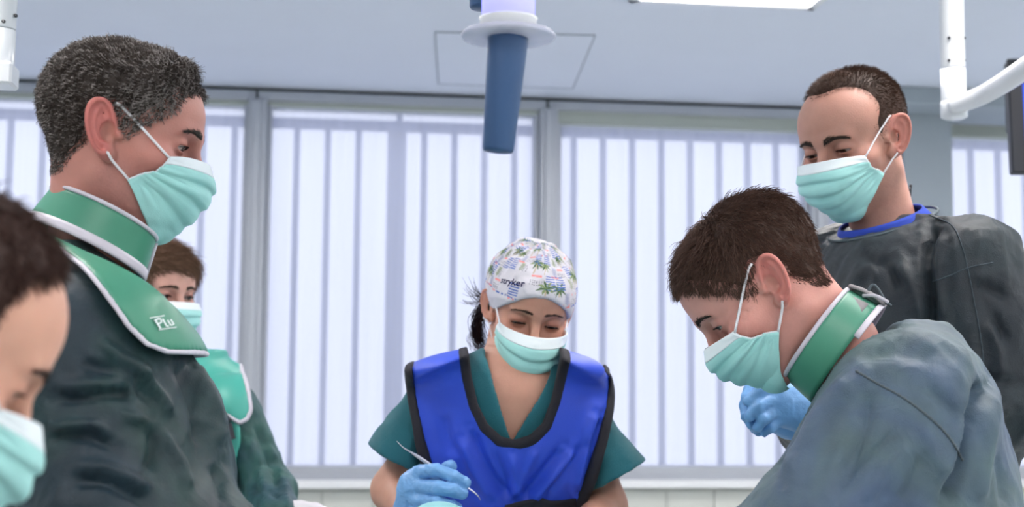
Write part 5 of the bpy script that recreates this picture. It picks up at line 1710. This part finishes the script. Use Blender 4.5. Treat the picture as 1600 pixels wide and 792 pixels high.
def vestP(p):
    x, z = vuvC(p)
    return np.sqrt(np.maximum(np.abs(poly_sdf(vC, x, z)) - .001, 0) ** 2 + np.maximum(np.abs(gownC(p) - .018) - .003, 0) ** 2) - .0042
V, F = nets(vestP, lo2, hi + .03, .0045, smooth=2); link('piping', V, F, M_pipe, vo)
bk_ = on_cloth(gownC, C_, [(348, 648), (360, 662), (366, 686)], 0) - FH * .034
link('buckle', *join_vf([tube([bk_[0], bk_[1]], .014, 6), tube([bk_[1], bk_[2]], .011, 6), tube([bk_[0] - FH * .012, bk_[2] - FH * .010], .005, 6)]), M_buckle, vo, smooth=False)
q = lambda px, py, dd=0.0: P(px, py, 2.80 + dd)
M_gw = mat('latex_white', srgb(232, 228, 232), .5, var=.04, crinkle=.6, cscale=50, bdist=.002)
glove(C_.e, 'glove', [(q(436, 802, 0), q(462, 804, 0), .024, .024), (q(470, 806, 0), q(490, 804, 0), .026, .024)],
      [([q(488, 800, 0), q(508, 800, 0), q(522, 812, 0)], .011, .009), ([q(488, 806, -.02), q(508, 808, -.025), q(520, 820, -.02)], .011, .009), ([q(486, 812, -.03), q(504, 818, -.035), q(514, 828, -.03)], .011, .009),
       ([q(482, 818, -.03), q(498, 828, -.035), q(506, 838, -.03)], .01, .008), ([q(476, 800, .02), q(494, 796, .03), q(508, 804, .03)], .012, .01)], M_gw, seed=9)

# ---- blurred man in the left foreground
B_ = Person('blurred man close to the camera at the left edge, head bowed, brown hair', -150, 0.96, 100)
hpB = dict(skin=srgb(214, 164, 142), lid=.6, ear_red=.4, brow_w=1.3)
hsB = dict(thick=.004, top=.003, quiff=.4, n=7000, col=srgb(70, 50, 44), w=.0007, shellc=.8, seg=6, edge=.018, poly=[(-.100, .116), (-.075, .108), (-.054, .088), (-.036, .052), (-.026, .022)] + hsE['poly'][5:-1] + [(-.2, .116)],
           flow=hsE['flow'], len=lambda Q: .017 + .008 * np.clip((Q[:, 2] - .03) / .06, 0, 1), curl=.4, jit=.25, lift=.4, label='short brown hair')
frB, fnB = head(B_, -140, 508, 0, 96, 34, 0, .93, hpB, hsB, neck=(-260, 800, .02), mask=dict(fwd=0), seed=15, h=.0032)
def stB_(z, a, b, cy=0.0): return (z, 0, cy, a, b)
zn = B_.pt(-260, 800)[2]
nbB = B_.pt(-260, 800, .02) - B_.base; cyB = -(nbB @ B_.fwd)
stB = [stB_(zn + .045, .068, .068, cyB), stB_(zn, .078, .075, cyB), stB_(zn - .05, .13, .09, cyB + .01), stB_(zn - .10, .18, .11, cyB + .03), stB_(zn - .25, .2, .125, cyB + .05), stB_(.8, .19, .13, cyB + .08), stB_(.42, .22, .18, cyB + .08)]
def gownB(p):
    d = loft(B_.bf.to(p), stB, 2.1)
    for s in (-1, 1):
        a = B_.base + B_.lat * .17 * s - B_.fwd * (cyB + .03); a[2] = zn - .12
        e = a - ZUP * .27 + B_.fwd * .05; w = e + B_.fwd * .24 - ZUP * .02 - B_.lat * s * .04
        d = smin(d, smin(cap(p, a, e, .068, .058), cap(p, e, w, .054, .042), .02), .05)
    return d
lo, hi = B_.base - .6, B_.base + .6; lo[2] = .38; hi[2] = zn + .07
cloth(B_.e, 'gown', gownB, lo, hi, .012, M_gownA, .8, fold=[dict(amp=.010, freq=8, stretch=(ZUP, 1.8), seed=22, octaves=2)])
legs(B_.e, np.array([B_.base[0], B_.base[1], .62]) - B_.fwd * (cyB + .08), B_.fwd)

# ------------------------------------------------------------------ operating table under the frame, with the draped patient
tc_ = P(735, 608, 1.95)
M_drape = mat('surgical_drape', srgb(150, 208, 214), .8, var=.04, vscale=12, weave=.2, crinkle=.8, cscale=16, bdist=.006)
ot = thing('operating_table', 'steel operating table below the bottom edge of the picture', 'operating table', (tc_[0], tc_[1], 0), -YAW)
def tb(n, lo, hi, m, bev=.01):
    V, F = box(lo, hi, bev); V = V[:, :1] * R0 + V[:, 1:2] * FH + V[:, 2:3] * ZUP + np.array([tc_[0], tc_[1], 0]); return link(n, V, F, m, ot, smooth=False)
tb('base', (-.2, -.3, 0), (.2, .3, .08), M_steel); tb('column', (-.08, -.1, .07), (.08, .1, .74), M_steel, .02)
tb('table_top', (-.21, -.62, .74), (.21, .42, .79), M_steel); tb('mattress', (-.20, -.60, .79), (.20, .40, .85), M_dark, .02)
n1, n2 = 60, 90
G = np.zeros((n1, n2, 3))
for i, u in enumerate(np.linspace(-1, 1, n1)):
    for j, v in enumerate(np.linspace(-.64, .44, n2)):
        over = max(0, abs(u) - .78) / .22
        x = math.copysign(min(abs(u), .78) / .78 * .205 + .035 * over, u)
        z = .875 - .16 * over ** 1.0
        hh = .115 * max(0, 1 - (x / .17) ** 2) * (1 if v < .12 else max(0, 1 - ((v - .12) / .14) ** 2))
        z += hh * .9
        # the head of the patient under the drape
        hx, hv = (P(688, 608, 2.27) - tc_) @ R0, (P(688, 608, 2.27) - tc_) @ FH
        rr_ = math.hypot((x - hx) / .115, (v - hv) / .125)
        if over == 0: z = max(z, .875 + (1.122 - .875) * math.sqrt(max(0, 1 - rr_ ** 2.2)) if rr_ < 1 else z)
        p_ = tc_ + R0 * x + FH * v; G[i, j] = (p_[0], p_[1], z)
for _ in range(2):
    G[1:-1, 1:-1] = .5 * G[1:-1, 1:-1] + .125 * (G[:-2, 1:-1] + G[2:, 1:-1] + G[1:-1, :-2] + G[1:-1, 2:])
V, F = sheet(G, .003)
dro = link('surgical_drape', V, F, M_drape, None)
tag(dro, 'pale teal drape over the patient at the bottom edge beneath the gloved hand', 'drape')
